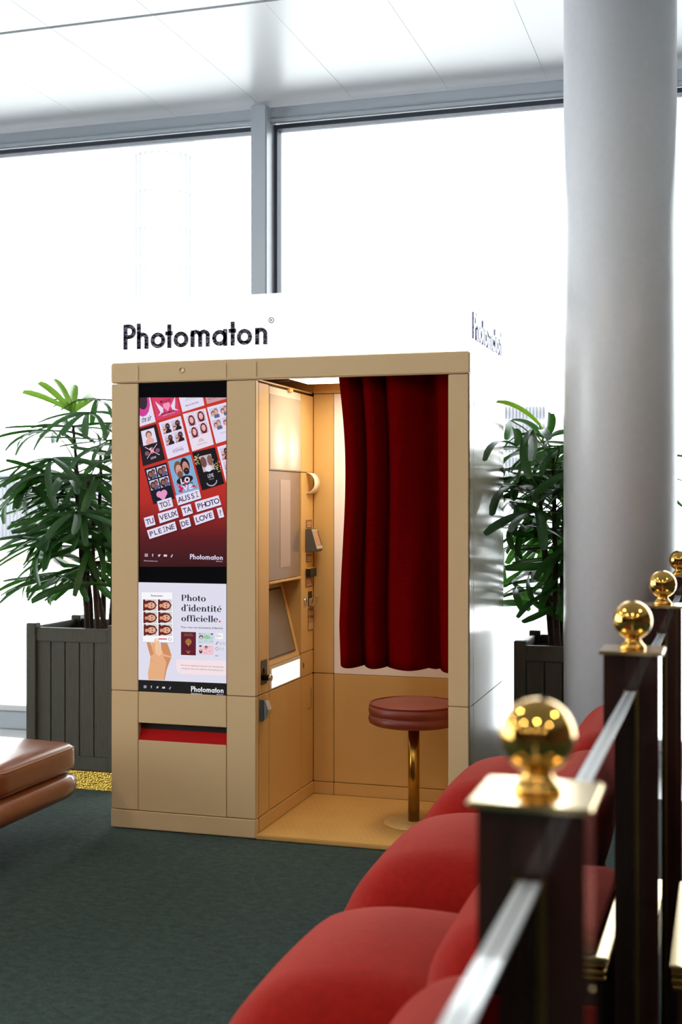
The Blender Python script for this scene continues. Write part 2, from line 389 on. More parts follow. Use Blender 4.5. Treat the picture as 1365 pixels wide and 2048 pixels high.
# round column
col = bpy.data.objects.new('trim_2', None); COL.objects.link(col)
cc = atY(1240.5, 997, 4.74); col.location = (cc.x, 4.74, 0); col['kind'] = 'structure'; reg(col, col.location)
lathe('column_shaft', (cc.x, 4.74, 0.12), [(0.2045, 0.0), (0.2045, CEIL - 0.121)], M['column'], col, n=96)
lathe('column_base', (cc.x, 4.74, 0.0), [(0.212, 0.001), (0.212, 0.11), (0.206, 0.119)], M['frame'], col, n=64)

# ------------------------------------------------------------------ outside
plane_box('apron_ground', -300, 300, WY + 1.0, 600, -5.2, -5.0, M['apron'])
bpy.data.objects['apron_ground'].name = 'trim_3'
t = thing('control_tower', 'faint pale round tower far off above the left part of the booth sign', 'tower', (0, 0, 0)); 
pt = atY(326, 997, 90); t.location = (pt.x, 90, -5); reg(t, t.location)
R_ = (atY(380, 997, 90).x - atY(273, 997, 90).x) / 2
lathe('tower_shaft', (pt.x, 90, -5), [(R_, 0.0), (R_, 44.0)], M['tower'], t, n=40)
for k in range(13):
    z = 5 + k * 2.85
    lathe('floor_band', (pt.x, 90, z), [(R_ + 0.12, 0.0), (R_ + 0.12, 0.35 if k != 8 else 0.9)], M['far_wall'] if k == 8 else M['tower_band'], t, n=40)
bm = bmesh.new()
for k in range(28):
    a = 2 * PI * k / 28
    atube(bm, [(pt.x + (R_ + .1) * math.cos(a), 90 + (R_ + .1) * math.sin(a), -4.9), (pt.x + (R_ + .1) * math.cos(a), 90 + (R_ + .1) * math.sin(a), 38.5)], 0.10, 4)
o = finish('window_mullions', bm, M['tower_band'], t); o['kind'] = 'stuff'
# building seen between booth and column
t = thing('far_building', 'white building with rows of vertical louvres between booth and column', 'building', (0, 0, 0))
p0, p1 = atY(940, 775, 60), atY(1101, 775, 60); t.location = (p0.x, 60, -5); reg(t, t.location)
box('facade', p0.x, p1.x, 60, 66, -5, p0.z, M['far_white'], t)
pa, pb = atY(1000, 774, 59.9), atY(1101, 790, 59.9)
box('roof_band', p0.x, p1.x + 0.1, 59.6, 60, pb.z, pa.z + 0.1, M['far_blue'], t)
for row, (ya, yb) in enumerate(((812, 838), (847, 872), (880, 905), (914, 936), (946, 968))):
    for k in range(13):
        xa = 1010 + k * 6.8
        if xa > 1096: break
        q0, q1 = atY(xa, yb, 59.9), atY(xa + 2.6, ya, 59.9)
        box('louvre', q0.x, q1.x, 59.7, 60, q0.z, q1.z, M['far_grey'], t)
t = thing('far_annex', 'pale blue-grey block beside the louvred building, next to the column', 'building', (0, 0, 0))
p0, p1 = atY(1107, 775, 67), atY(1160, 775, 67); t.location = (p0.x, 67, -5); reg(t, t.location)
box('facade', p0.x, p1.x, 67, 73, -5, p0.z, M['far_wall'], t)
for k in range(6):
    q = atY(1104, 800 + k * 26, 66.9); box('facade_line', p0.x, p1.x, 66.8, 67, q.z, q.z + 0.07, M['far_blue'], t)
t = thing('far_terminal', 'long low grey terminal building at the horizon left of the palm', 'building', (0, 0, 0))
p0, p1 = atY(-200, 948, 170), atY(235, 992, 170); t.location = (p0.x, 170, -5); reg(t, t.location)
box('roof', p0.x, p1.x, 169, 190, p0.z - 0.55, p0.z, M['far_blue'], t)
box('wall', p0.x, p1.x, 170, 188, -5, p0.z - 1.1, M['far_wall'], t)
bm = bmesh.new()
for k in range(60): xx = p0.x + (p1.x - p0.x) * k / 60; abox(bm, xx, xx + 0.15, 169.7, 170, -5, p0.z - 1.1)
o = finish('facade_fins', bm, M['far_grey'], t); o['kind'] = 'stuff'
o = box('verge', atY(-300, 1040, 110).x, atY(260, 1040, 110).x, 110, 122, -5, -4.6, M['far_earth'])
o.name = 'grass_verge'; tag(o, 'pale dry grass strip on the far airfield left of the palm', 'grass')
# ground vehicle, pinkish red, seen low between planter and booth
vx = atY(1092, 1180, 30); t = thing('service_truck', 'pale red airport service truck outside, behind the right palm stems', 'truck', (vx.x, 30, -5))
box('cab', vx.x - 0.5, vx.x + 0.5, 29, 31.6, -4.3, -2.3, M['far_red'], t, bevel=0.15)
box('windscreen', vx.x - 0.4, vx.x + 0.4, 28.95, 29.05, -3.2, -2.5, M['far_wall'], t)
box('cargo_box', vx.x - 0.5, vx.x + 0.6, 31.7, 36, -4.3, -1.9, M['far_white'], t, bevel=0.05)
for sx_ in (-0.4, 0.4):
    for sy_ in (29.8, 34.6): lathe('wheel', (vx.x + sx_, sy_, -4.55), [(0.45, -0.15), (0.45, 0.15)], M['far_grey'], t, axis='X')

# ------------------------------------------------------------------ the booth
YF = 4.50; YR = 5.23
BX0 = atY(223, 997, YF).x; BX1 = atY(940, 997, YF).x       # outer left / right
XI = -1.711                                                # inner cabinet face
XS0 = atY(277, 997, YF).x; XS1 = atY(453, 997, YF).x        # screen column
XP = atY(897, 997, YF).x                                   # right post inner edge
ZB, ZM, ZH, ZT, ZS = 0.075, 0.543, 1.7545, 1.8336, 2.0786   # base seam, mid seam, header bottom, header top, sign top
B = thing('photo_booth', 'tan photo booth with lit white sign, display screens and open curtained cabin', 'booth', ((BX0 + BX1) / 2, 4.86, 0))
g = 0.0012
def bb(name, x0, x1, y0, y1, z0, z1, m='tan', bevel=0.0025, parent=None, **k):
    return box(name, x0, x1, y0, y1, z0, z1, M[m], parent or B, bevel=bevel, **k)
# hidden carcass
bb('cabinet_core', BX0 + 0.012, XI - 0.10, YF + 0.03, YR - 0.012, 0.01, ZH - 0.002, 'tan_core', 0)
# left cabinet, front face
D = 0.028
bb('front_panel', BX0, XS0 - g, YF, YF + D, ZM + g, ZH - 0.003)
bb('front_panel', BX0, XS0 - g, YF, YF + D, ZB + g, ZM - g)
bb('front_panel', XS1 + g, XI, YF, YF + D, ZM + g, ZH - 0.003)
bb('front_panel', XS1 + g, XI, YF, YF + D, ZB + g, ZM - g)
zs0, zs1 = atY(365, 1485, YF).z, atY(365, 1450, YF).z
bb('front_panel', XS0 + 0.0004, XS1 - 0.0004, YF, YF + D, zs1, ZM - 0.0006, bevel=0.0015)
bb('front_panel', XS0 + 0.0004, XS1 - 0.0004, YF, YF + D, ZB + g, zs0, bevel=0.0015)
bm = bmesh.new()   # print tray: sloping red tongue in a dark slot
y_ = YF + 0.001
aprism(bm, [(XS0, YF + 0.002, zs0), (XS0, YF + 0.027, zs0 + 0.6 * (zs1 - zs0)), (XS0, YF + 0.027, zs0)], (XS1 - XS0, 0, 0))
finish('print_tray', bm, M['red_lip'], B, label='red sloping print tray')
bb('tray_slot', XS0, XS1, YF + 0.0275, YF + 0.030, zs0, zs1, 'dark_slot', 0)
bb('base_plinth', BX0 - 0.001, XI, YF - 0.003, YF + D, 0.004, ZB - g)
bb('base_plinth', BX0, BX0 + 0.02, YF + D, YR, 0.004, ZB - g)
bb('side_panel', BX0, BX0 + 0.02, YF + D + .001, YR, ZB + g, ZH - 0.003)
# header band
def header():
    o = bb('header', BX0 - 0.001, BX1 + 0.001, YF - 0.003, YF + 0.03, ZH, ZT, bevel=0.004)
    for px in (277, 453, 513):
        xx = atY(px, 745, YF).x
        bb('header_rib', xx - 0.0016, xx + 0.0016, YF - 0.0055, YF - 0.003, ZH + 0.010, ZT - 0.014, bevel=0.0008)
    c = atY(364, 740.5, YF)
    lathe('keyhole_plug', (c.x, YF - 0.003, c.z), [(0.0125, 0.0), (0.0125, -0.002), (0.0095, -0.0025), (0.0095, -0.0012)], M['tan'], B, n=24, axis='Y')
header()
bb('header', BX1 - 0.03, BX1, YF + 0.031, YR, ZH + g, ZT, 'tan_side', 0.003)
bb('header', BX0, BX0 + 0.03, YF + 0.031, YR, ZH + g, ZT, 'tan', 0.003)
bb('roof_panel', BX0 + 0.031, BX1 - 0.031, YF + 0.031, YR, ZT - 0.02, ZT, 'tan_in', 0)
bb('roof_beam', XI - 0.3, XI + 0.03, YF + 0.10, YF + 0.18, ZT - 0.045, ZT - 0.021, 'tan_in', 0.003)
# right post and side
bb('front_panel', XP, BX1 - 0.0035, YF, YF + 0.045, ZM + g, ZH - 0.003)
bb('front_panel', XP, BX1 - 0.0035, YF, YF + 0.045, 0.02, ZM - g)
bm = bmesh.new(); abox(bm, BX1 - 0.003, BX1 + 0.0005, YF - 0.001, YF + 0.008, 0.01, ZH - 0.003)
finish('edge_trim', bm, M['chrome'], B)
ys0, ys1 = atX(948, 997, BX1).y, atX(1000, 997, BX1).y
for ya, yb in ((YF + 0.0085, ys0 - g), (ys0 + g, ys1 - g), (ys1 + g, YR)):
    bb('side_panel', BX1 - 0.02, BX1, ya, yb, ZM + g, ZH - g, 'tan_side', 0.0015)
    bb('side_panel', BX1 - 0.02, BX1, ya, yb, 0.004, ZM - g, 'tan_side', 0.0015)
bb('cabin_wall', XP + 0.004, BX1 - 0.021, YF + 0.046, YR - 0.04, 0.02, ZT - 0.021, 'tan_in', 0)
# light box
LB = bb('sign_box', BX0 + 0.006, BX1 - 0.002, YF + 0.002, YR - 0.01, ZT + 0.0005, ZS, 'sign', 0.003)
bb('sign_edge', BX0 + 0.005, BX1 - 0.001, YF + 0.0008, YF + 0.0045, ZS - 0.0035, ZS + 0.0008, 'sign_edge', 0, parent=LB)
bb('sign_edge', BX1 - 0.005, BX1 - 0.0012, YF + 0.0006, YF + 0.005, ZT + 0.001, ZS, 'sign_edge', 0, parent=LB)
bb('sign_edge', BX0 + 0.005, BX1 - 0.001, YF + 0.0008, YF + 0.0045, ZT + 0.0006, ZT + 0.006, 'sign_edge', 0, parent=LB)

# ---- geometric sans capitals and lower case made of strokes: list of closed 2D outlines
def arc(cx, cy, r, a0, a1, w_, n=18):
    o_ = [(cx + (r + w_ / 2) * math.cos(math.radians(a0 + (a1 - a0) * i / n)), cy + (r + w_ / 2) * math.sin(math.radians(a0 + (a1 - a0) * i / n))) for i in range(n + 1)]
    i_ = [(cx + (r - w_ / 2) * math.cos(math.radians(a0 + (a1 - a0) * i / n)), cy + (r - w_ / 2) * math.sin(math.radians(a0 + (a1 - a0) * i / n))) for i in range(n + 1)]
    return [[o_[i], o_[i + 1], i_[i + 1], i_[i]] for i in range(n)]
def rect(x0, y0, x1, y1): return [[(x0, y0), (x1, y0), (x1, y1), (x0, y1)]]
W_ = 0.155; XH = 0.655
def geo_letter(ch):
    w_ = W_; r = 0.655 / 2 - w_ / 2
    if ch == 'P': return rect(0, 0, w_, 1) + rect(w_, 1 - w_, 0.24, 1) + rect(w_, 0.42, 0.24, 0.42 + w_) + arc(0.24, 0.71, 0.29 - w_ / 2, -90, 90, w_), 0.53
    if ch == 'h': return rect(0, 0, w_, 1.02) + rect(0.49 - w_, 0, 0.49, XH - 0.245) + arc(0.245, XH - 0.245, 0.245 - w_ / 2, 0, 180, w_), 0.49
    if ch == 'n': return rect(0, 0, w_, XH) + rect(0.49 - w_, 0, 0.49, XH - 0.245) + arc(0.245, XH - 0.245, 0.245 - w_ / 2, 0, 180, w_), 0.49
    if ch == 'm': return rect(0, 0, w_, XH) + rect(0.4 - w_ / 2, 0, 0.4 + w_ / 2, XH - 0.2) + rect(0.8 - w_, 0, 0.8, XH - 0.2) + arc(0.2315, XH - 0.231, 0.169, 0, 180, w_) + arc(0.5685, XH - 0.231, 0.169, 0, 180, w_), 0.80
    if ch == 'o': return arc(0.31, 0.32, 0.31 - w_ / 2, 0, 360, w_, 32), 0.62
    if ch == 'a': return arc(0.31, 0.32, 0.31 - w_ / 2, 0, 360, w_, 32) + rect(0.62 - w_, 0, 0.62, XH), 0.62
    if ch == 't': return rect(0.09, 0, 0.09 + w_, 0.93) + rect(0, XH - w_, 0.30, XH), 0.30
POS = {0: 0, 1: 0.59, 2: 1.19, 3: 1.83, 4: 2.19, 5: 2.92, 6: 3.84, 7: 4.53, 8: 4.88, 9: 5.64}
WORD = 'Photomaton'
def raised_word(org, ux, nrm, cap, parent):
    """letters standing proud of a surface: ux reading direction, nrm outward"""
    org, ux, nrm = Vector(org), Vector(ux), Vector(nrm); up = Vector((0, 0, 1))
    for i, ch in enumerate(WORD):
        polys, _ = geo_letter(ch); bm = bmesh.new()
        for pl in polys:
            aprism(bm, [org + ux * (POS[i] + x) * cap + up * y * cap for x, y in pl], nrm * 0.007)
        bmesh.ops.remove_doubles(bm, verts=bm.verts, dist=1e-5)
        bmesh.ops.recalc_face_normals(bm, faces=bm.faces)
        finish('letter', bm, M['chrome_letter'], parent)
    bm = bmesh.new(); c = org + ux * cap * 6.29 + up * cap * 0.93
    for pl in arc(0, 0, 0.10, 0, 360, 0.028, 24) + rect(-0.035, -0.045, -0.015, 0.045) + rect(-0.035, 0.025, 0.02, 0.045) + rect(-0.035, -0.008, 0.02, 0.008) + rect(0.015, 0.0, 0.035, 0.035) + [[(0.0, -0.005), (0.02, -0.005), (0.04, -0.045), (0.02, -0.045)]]:
        aprism(bm, [c + ux * x * cap + up * y * cap for x, y in pl], nrm * 0.003)
    bmesh.ops.recalc_face_normals(bm, faces=bm.faces)
    finish('registered_mark', bm, M['chrome_letter'], parent)
b0 = atY(248.4, 699.6, YF); b1 = atY(535.3, 690.6, YF)
CAP = (b1.x - b0.x) / 6.13
raised_word((b0.x, YF + 0.0012, b0.z), (1, 0, 0), (0, -1, 0), CAP, LB)
c0 = atX(948.5, 680, BX1)
raised_word((BX1 - 0.0018, YF + 0.055, b0.z), (0, 1, 0), (1, 0, 0), CAP, LB)

# ---- flat print engine for the two displays -------------------------------------
class Print:
    def __init__(s, Y): s.P = []; s.Y = Y; s.clip = None; s.lay = 0; s.cq = None
    def add(s, pts, col):
        """pts in photo pixels"""
        if s.clip:
            x0, y0, x1, y1 = s.clip
            for ax, lim, sg in ((0, x0, 1), (0, x1, -1), (1, y0, 1), (1, y1, -1)):
                out = []
                for i in range(len(pts)):
                    a, b = pts[i], pts[(i + 1) % len(pts)]
                    ia, ib = (a[ax] - lim) * sg >= 0, (b[ax] - lim) * sg >= 0
                    if ia: out.append(a)
                    if ia != ib:
                        t_ = (lim - a[ax]) / (b[ax] - a[ax]); out.append((a[0] + (b[0] - a[0]) * t_, a[1] + (b[1] - a[1]) * t_))
                pts = out
                if len(pts) < 3: return
        if s.cq:
            q = s.cq; ar = sum(q[i][0] * q[(i + 1) % 4][1] - q[(i + 1) % 4][0] * q[i][1] for i in range(4)); sg = 1 if ar > 0 else -1
            for i in range(4):
                A, B_ = q[i], q[(i + 1) % 4]; sd_ = lambda p: sg * ((B_[0] - A[0]) * (p[1] - A[1]) - (B_[1] - A[1]) * (p[0] - A[0])); out = []
                for j in range(len(pts)):
                    a, b = pts[j], pts[(j + 1) % len(pts)]; da, db = sd_(a), sd_(b)
                    if da >= 0: out.append(a)
                    if (da >= 0) != (db >= 0): t_ = da / (da - db); out.append((a[0] + (b[0] - a[0]) * t_, a[1] + (b[1] - a[1]) * t_))
                pts = out
                if len(pts) < 3: return
        s.P.append((pts, col, s.lay))
    def up(s): s.lay += 1
    def build(s, name, parent, m):
        vs, fs, cols = [], [], []
        for pts, col, lay in s.P:
            base = len(vs)
            for p in pts:
                q = atY(p[0], p[1], s.Y); vs.append(q - ORG[parent.name] - Vector((0, 0.000012 * lay, 0)))
            a = sum(pts[i][0] * pts[(i + 1) % len(pts)][1] - pts[(i + 1) % len(pts)][0] * pts[i][1] for i in range(len(pts)))
            idx = list(range(base, base + len(pts)))
            if a > 0: idx.reverse()
            fs.append(idx); cols.append(col)
        me = bpy.data.meshes.new(name); me.from_pydata([tuple(v) for v in vs], [], fs); me.materials.append(m)
        at = me.color_attributes.new('Col', 'FLOAT_COLOR', 'CORNER'); k = 0
        for f, c in zip(fs, cols):
            for _ in f: at.data[k].color = c; k += 1
        o = bpy.data.objects.new(name, me); COL.objects.link(o); o.parent = parent; reg(o, ORG[parent.name]); return o
def quadmap(q):
    """unit square (y up) -> pixel quad given as TL, TR, BR, BL"""
    tl, tr, br, bl = q
    def f(u, v):
        t = (tl[0] + (tr[0] - tl[0]) * u, tl[1] + (tr[1] - tl[1]) * u); b = (bl[0] + (br[0] - bl[0]) * u, bl[1] + (br[1] - bl[1]) * u)
        return (b[0] + (t[0] - b[0]) * v, b[1] + (t[1] - b[1]) * v)
    return f
_gc = {}
def glyph(ch, bold=0.0):
    if (ch, bold) in _gc: return _gc[ch, bold]
    c = bpy.data.curves.new('g', 'FONT'); c.body = ch; c.size = 1; c.offset = bold; c.resolution_u = 3
    o = bpy.data.objects.new('g', c); me = bpy.data.meshes.new_from_object(o)
    polys = [[(me.vertices[i].co.x, me.vertices[i].co.y) for i in p.vertices] for p in me.polygons]
    xs = [p[0] for pl in polys for p in pl] or [0]
    _gc[ch, bold] = (polys, min(xs), max(xs)); bpy.data.objects.remove(o); bpy.data.curves.remove(c); bpy.data.meshes.remove(me)
    return _gc[ch, bold]
def text(P, s, q, col, mono=False, bold=0.0, shear=0.0, cap=0.73, gap=0.09):
    """fits the line s between the quad's left and right edges; the quad is cap height tall"""
    f = quadmap(q); items = []; x = 0
    for ch in s:
        if ch == ' ': x += 0.62 if mono else 0.28; continue
        polys, a, b = glyph(ch, bold)
        if mono and ch == 'I': polys, a, b = rect(0.18, 0, 0.26, 0.73) + rect(0, 0, 0.44, 0.07) + rect(0, 0.66, 0.44, 0.73), 0, 0.44
        if mono:
            wd = 0.62; items.append((polys, x + (wd - (b - a)) / 2 - a)); x += wd
        else: items.append((polys, x - a)); x += (b - a) + gap
    tot = x - (0 if mono else gap)
    for polys, ox in items:
        for pl in polys:
            P.add([f((px + ox + shear * py) / tot, py / cap) for px, py in pl], col)
def geo_text(P, q, col):
    f = quadmap(q)
    for i, ch in enumerate(WORD):
        for pl in geo_letter(ch)[0]: P.add([f((POS[i] + x) / 6.13, y) for x, y in pl], col)
# bold serif letters
def ring(cx, cy, rx, ry, ix, iy, a0=0, a1=360, n=24):
    out = []
    for i in range(n):
        a, b = math.radians(a0 + (a1 - a0) * i / n), math.radians(a0 + (a1 - a0) * (i + 1) / n)
        out.append([(cx + rx * math.cos(a), cy + ry * math.sin(a)), (cx + rx * math.cos(b), cy + ry * math.sin(b)), (cx + ix * math.cos(b), cy + iy * math.sin(b)), (cx + ix * math.cos(a), cy + iy * math.sin(a))])
    return out
def serif(ch):
    X = 0.68; s = 0.17; e = 0.055
    stem = lambda x, h, flag=True: rect(x, 0, x + s, h) + rect(x - 0.06, 0, x + s + 0.06, e) + ([[(x - 0.07, h - 0.06), (x, h - 0.09), (x + s, h), (x - 0.07, h - 0.02)]] if flag else [])
    if ch == 'P': return stem(0.06, 1, False) + rect(0, 0.945, 0.3, 1) + rect(0.2, 0.42, 0.34, 0.475) + ring(0.32, 0.71, 0.33, 0.29, 0.15, 0.235, -90, 90), 0.66
    if ch == 'h': return stem(0.07, 1.06) + stem(0.42, 0.42, False) + ring(0.33, 0.42, 0.26, 0.27, 0.10, 0.19, 0, 165), 0.67
    if ch == 'n': return stem(0.07, X) + stem(0.42, 0.42, False) + ring(0.33, 0.42, 0.26, 0.27, 0.10, 0.19, 0, 165), 0.67
    if ch == 'o': return ring(0.3, 0.335, 0.3, 0.35, 0.125, 0.285), 0.6
    if ch == 'c': return ring(0.3, 0.335, 0.3, 0.35, 0.125, 0.285, 50, 315) + ring(0.42, 0.5, 0.09, 0.09, 0, 0), 0.53
    if ch == 'e' or ch == 'é': return ring(0.29, 0.335, 0.29, 0.35, 0.12, 0.285, 0, 320) + rect(0.14, 0.33, 0.57, 0.39) + ([[(0.25, 0.78), (0.33, 0.78), (0.48, 0.98), (0.34, 1.0)]] if ch == 'é' else []), 0.58
    if ch == 't': return rect(0.09, 0.12, 0.26, 0.88) + rect(0, X - 0.06, 0.4, X) + ring(0.27, 0.16, 0.18, 0.18, 0.03, 0.11, 180, 320) + [[(0.0, X - 0.06), (0.26, 0.88), (0.1, X)]], 0.42
    if ch == 'd': return ring(0.27, 0.335, 0.27, 0.35, 0.10, 0.285, 60, 300) + stem(0.36, 1.06), 0.62
    if ch == 'i': return stem(0.07, X) + ring(0.155, 0.9, 0.1, 0.1, 0, 0), 0.31
    if ch == 'l': return stem(0.07, 1.06), 0.31
    if ch == 'f': return stem(0.09, 0.85, False) + rect(0, X - 0.06, 0.38, X) + ring(0.33, 0.83, 0.24, 0.23, 0.08, 0.17, 30, 180) + ring(0.45, 0.93, 0.08, 0.08, 0, 0), 0.40
    if ch == "'": return [[(0.02, 1.05), (0.17, 1.05), (0.15, 0.85), (0.04, 0.72)]], 0.2
def serif_text(P, s, q, col):
    f = quadmap(q); items = []; x = 0
    for ch in s:
        pl, wd = serif(ch); items.append((pl, x)); x += wd + 0.03
    for pls, ox in items:
        for pl in pls: P.add([f((px + ox) / x, py) for px, py in pl], col)
def ell(P, f, cx, cy, rx, ry, col, n=14, a0=0, a1=360):
    P.add([f(cx + rx * math.cos(math.radians(a0 + (a1 - a0) * i / n)), cy + ry * math.sin(math.radians(a0 + (a1 - a0) * i / n))) for i in range(n)], col)
WHT = srgb(226, 218, 240); INK = srgb(24, 12, 26)
def head(P, f, cx, cy, r, hair, skin, shirt=None, glasses=False, long=False, beard=False, clip=True):
    if clip: P.cq = [f(0, 0), f(1, 0), f(1, 1), f(0, 1)]
    if shirt: ell(P, f, cx, cy - 1.75 * r, 1.3 * r, 1.0 * r, shirt, 12); P.up()
    if long: ell(P, f, cx, cy - 0.35 * r, 1.15 * r, 1.55 * r, hair); P.up()
    ell(P, f, cx, cy + 0.18 * r, 0.95 * r, 1.1 * r, hair); P.up()
    ell(P, f, cx, cy - 0.15 * r, 0.68 * r, 0.9 * r, skin); P.up()
    if beard: ell(P, f, cx, cy - 0.65 * r, 0.6 * r, 0.5 * r, hair); P.up()
    if glasses:
        ell(P, f, cx - 0.3 * r, cy, 0.3 * r, 0.22 * r, INK, 8); ell(P, f, cx + 0.3 * r, cy, 0.3 * r, 0.22 * r, INK, 8); P.up()
    else:
        for sx in (-1, 1): ell(P, f, cx + sx * 0.27 * r, cy, 0.10 * r, 0.07 * r, INK, 6)
        ell(P, f, cx, cy - 0.58 * r, 0.22 * r, 0.08 * r, srgb(170, 70, 75), 6); P.up()
    P.cq = None
# --- upper display
SCR = bb('display_screen', XS0 + 0.0004, XS1 - 0.0004, YF + 0.004, YF + 0.028, atY(365, 1166, YF).z, ZH - 0.003, 'black_gloss', 0, label='upper black-framed display')
U = Print(YF + 0.0035); z2 = lambda x, y: (270 + x / 6.825, 760 + y / 6.825)
U.clip = (279.5, 795, 453, 1133.5)
yy0, yy1 = 790, 1140
stops = [(0, (196, 48, 34)), (0.45, (190, 42, 30)), (0.62, (172, 36, 28)), (0.72, (128, 24, 24)), (0.82, (86, 14, 20)), (1.0, (48, 6, 12))]
NB = 48
for k in range(NB):
    t_ = (k + 0.5) / NB
    for (a, ca), (b_, cb) in zip(stops, stops[1:]):
        if a <= t_ <= b_: u_ = (t_ - a) / (b_ - a); c = srgb(*[ca[i] + (cb[i] - ca[i]) * u_ for i in range(3)]); break
    U.add([(270, yy0 + (yy1 - yy0) * k / NB), (460, yy0 + (yy1 - yy0) * k / NB), (460, yy0 + (yy1 - yy0) * (k + 1) / NB), (270, yy0 + (yy1 - yy0) * (k + 1) / NB)], c)
U.up()
def card(pts, col): 
    q = [z2(*p) for p in pts]; U.add(q, col); U.up(); return quadmap(q)
def sub(f, x0, y0, x1, y1, col):
    q = [f(x0, y1), f(x1, y1), f(x1, y0), f(x0, y0)]; U.add(q, col); U.up(); return quadmap(q)
SK = srgb(226, 172, 160); SKD = srgb(150, 96, 80); RH = srgb(110, 28, 30); BH = srgb(34, 18, 26)
f = card([(-60, 160), (180, 120), (285, 570), (55, 640)], WHT)
ell(U, f, 0.42, 0.72, 0.52, 0.48, srgb(205, 60, 150)); U.up(); ell(U, f, 0.5, 0.76, 0.32, 0.33, srgb(50, 34, 44)); U.up()
text(U, 'the air', [z2(90, 500), z2(220, 465), z2(222, 545), z2(92, 585)], INK, shear=0.2, bold=0.01); U.up()
f = card([(215, 170), (540, 90), (625, 460), (300, 555)], srgb(212, 58, 104))
for sx in (-1, 1):
    U.add([f(0.52 + sx * 0.16, 0.36), f(0.52 + sx * 0.42, 0.66), f(0.52 + sx * 0.36, 0.42), f(0.52 + sx * 0.30, 0.24), f(0.52 + sx * 0.44, 0.14), f(0.52 + sx * 0.2, 0.20)], WHT)
U.up(); ell(U, f, 0.46, 0.42, 0.09, 0.10, srgb(240, 150, 190)); ell(U, f, 0.58, 0.42, 0.09, 0.10, srgb(240, 150, 190)); U.add([f(0.38, 0.39), f(0.66, 0.39), f(0.52, 0.2)], srgb(240, 150, 190)); U.up()
text(U, 'MY LOVE', [z2(345, 280), z2(478, 255), z2(484, 290), z2(351, 320)], INK, bold=0.02)
text(U, 'MON AMOUR', [z2(360, 450), z2(540, 400), z2(546, 430), z2(366, 480)], INK, bold=0.02)
text(U, 'LOVE YOU MY', [z2(380, 480), z2(545, 430), z2(549, 445), z2(384, 496)], WHT); U.up()
ell(U, f, 0.42, 0.92, 0.3, 0.06, INK); U.up()
f = card([(570, 120), (890, 40), (950, 345), (650, 440)], WHT)
text(U, 'HELLO I LOVE YOU', [z2(690, 345), z2(865, 292), z2(870, 310), z2(695, 362)], INK, bold=0.03)
for k in range(5): U.add([z2(690 + k * 34, 290 - k * 8), z2(694 + k * 34, 290 - k * 8), z2(720 + k * 28, 235), z2(715 + k * 28, 235)], srgb(120, 90, 130))
U.up()
f = card([(920, 60), (1252, -20), (1330, 232), (985, 330)], srgb(206, 150, 158))
text(U, 'Hey Love', [z2(1000, 250), z2(1105, 222), z2(1108, 245), z2(1003, 272)], INK, shear=0.3); U.up()
f = card([(35, 672), (290, 600), (415, 1085), (110, 1178)], srgb(30, 10, 20))
g_ = sub(f, 0.16, 0.52, 0.84, 0.92, WHT)
head(U, g_, 0.52, 0.6, 0.24, srgb(120, 84, 58), SK, srgb(220, 170, 165))
text(U, 'MY', [z2(200, 925), z2(240, 915), z2(246, 945), z2(206, 955)], WHT, bold=0.02)
ell(U, f, 0.52, 0.32, 0.09, 0.07, srgb(235, 80, 70)); U.up()
for a in (0.5, -0.5): U.add([f(0.52 - 0.3, 0.32 + a * 0.3), f(0.52 - 0.28, 0.32 + a * 0.32), f(0.52 + 0.3, 0.32 - a * 0.3), f(0.52 + 0.28, 0.32 - a * 0.32)], WHT)
for sx in (-1, 1): ell(U, f, 0.52 + sx * 0.25, 0.30, 0.1, 0.06, srgb(120, 86, 110))
U.up(); text(U, 'LOVE', [z2(215, 1055), z2(285, 1035), z2(292, 1062), z2(222, 1084)], WHT, bold=0.02); U.up()
def four(f, boxes, fn):
    for i, b_ in enumerate(boxes): fn(sub(f, *b_, srgb(206, 196, 220)), i)
grid4 = [(0.08, 0.66, 0.46, 0.94), (0.52, 0.66, 0.92, 0.94), (0.08, 0.34, 0.46, 0.62), (0.52, 0.34, 0.92, 0.62)]
def couple_sun(g_, i):
    head(U, g_, 0.28, 0.42, 0.26, srgb(190, 170, 180), SK, srgb(180, 130, 150), True); head(U, g_, 0.68, 0.58, 0.28, BH, SKD, BH, True, beard=True)
def redhair(g_, i): head(U, g_, 0.5, 0.58, 0.34, RH, srgb(232, 180, 178), srgb(170, 170, 200), long=True)
def family(g_, i): head(U, g_, 0.3, 0.45, 0.24, srgb(110, 70, 60), SK, WHT); head(U, g_, 0.68, 0.6, 0.26, srgb(140, 110, 100), SK, srgb(90, 100, 140))
def friends(g_, i): head(U, g_, 0.32, 0.5, 0.27, BH, SKD, WHT, long=True); head(U, g_, 0.7, 0.62, 0.24, BH, SKD, srgb(90, 90, 130))
f = card([(325, 585), (625, 490), (745, 980), (450, 1080)], WHT); four(f, grid4, couple_sun)
text(U, 'LOVE', [z2(520, 935), z2(655, 900), z2(665, 960), z2(530, 1000)], srgb(170, 150, 190))
U.up(); text(U, 'always', [z2(505, 960), z2(660, 925), z2(664, 945), z2(509, 982)], srgb(90, 50, 70), shear=0.3); U.up()
f = card([(655, 465), (965, 385), (1080, 880), (785, 975)], srgb(232, 218, 232)); four(f, [(0.12, 0.64, 0.48, 0.92), (0.54, 0.68, 0.92, 0.96), (0.12, 0.32, 0.48, 0.6), (0.54, 0.36, 0.92, 0.64)], redhair)
for pl in ring(0.5, 0.17, 0.12, 0.09, 0.08, 0.06, 0, 180, 10) + ring(0.5, 0.17, 0.06, 0.045, 0.03, 0.02, 0, 180, 8): U.add([f(*p) for p in pl], srgb(190, 180, 170))
text(U, 'LOVE IS IN THE AIR', [z2(850, 880), z2(985, 845), z2(987, 858), z2(852, 894)], INK)
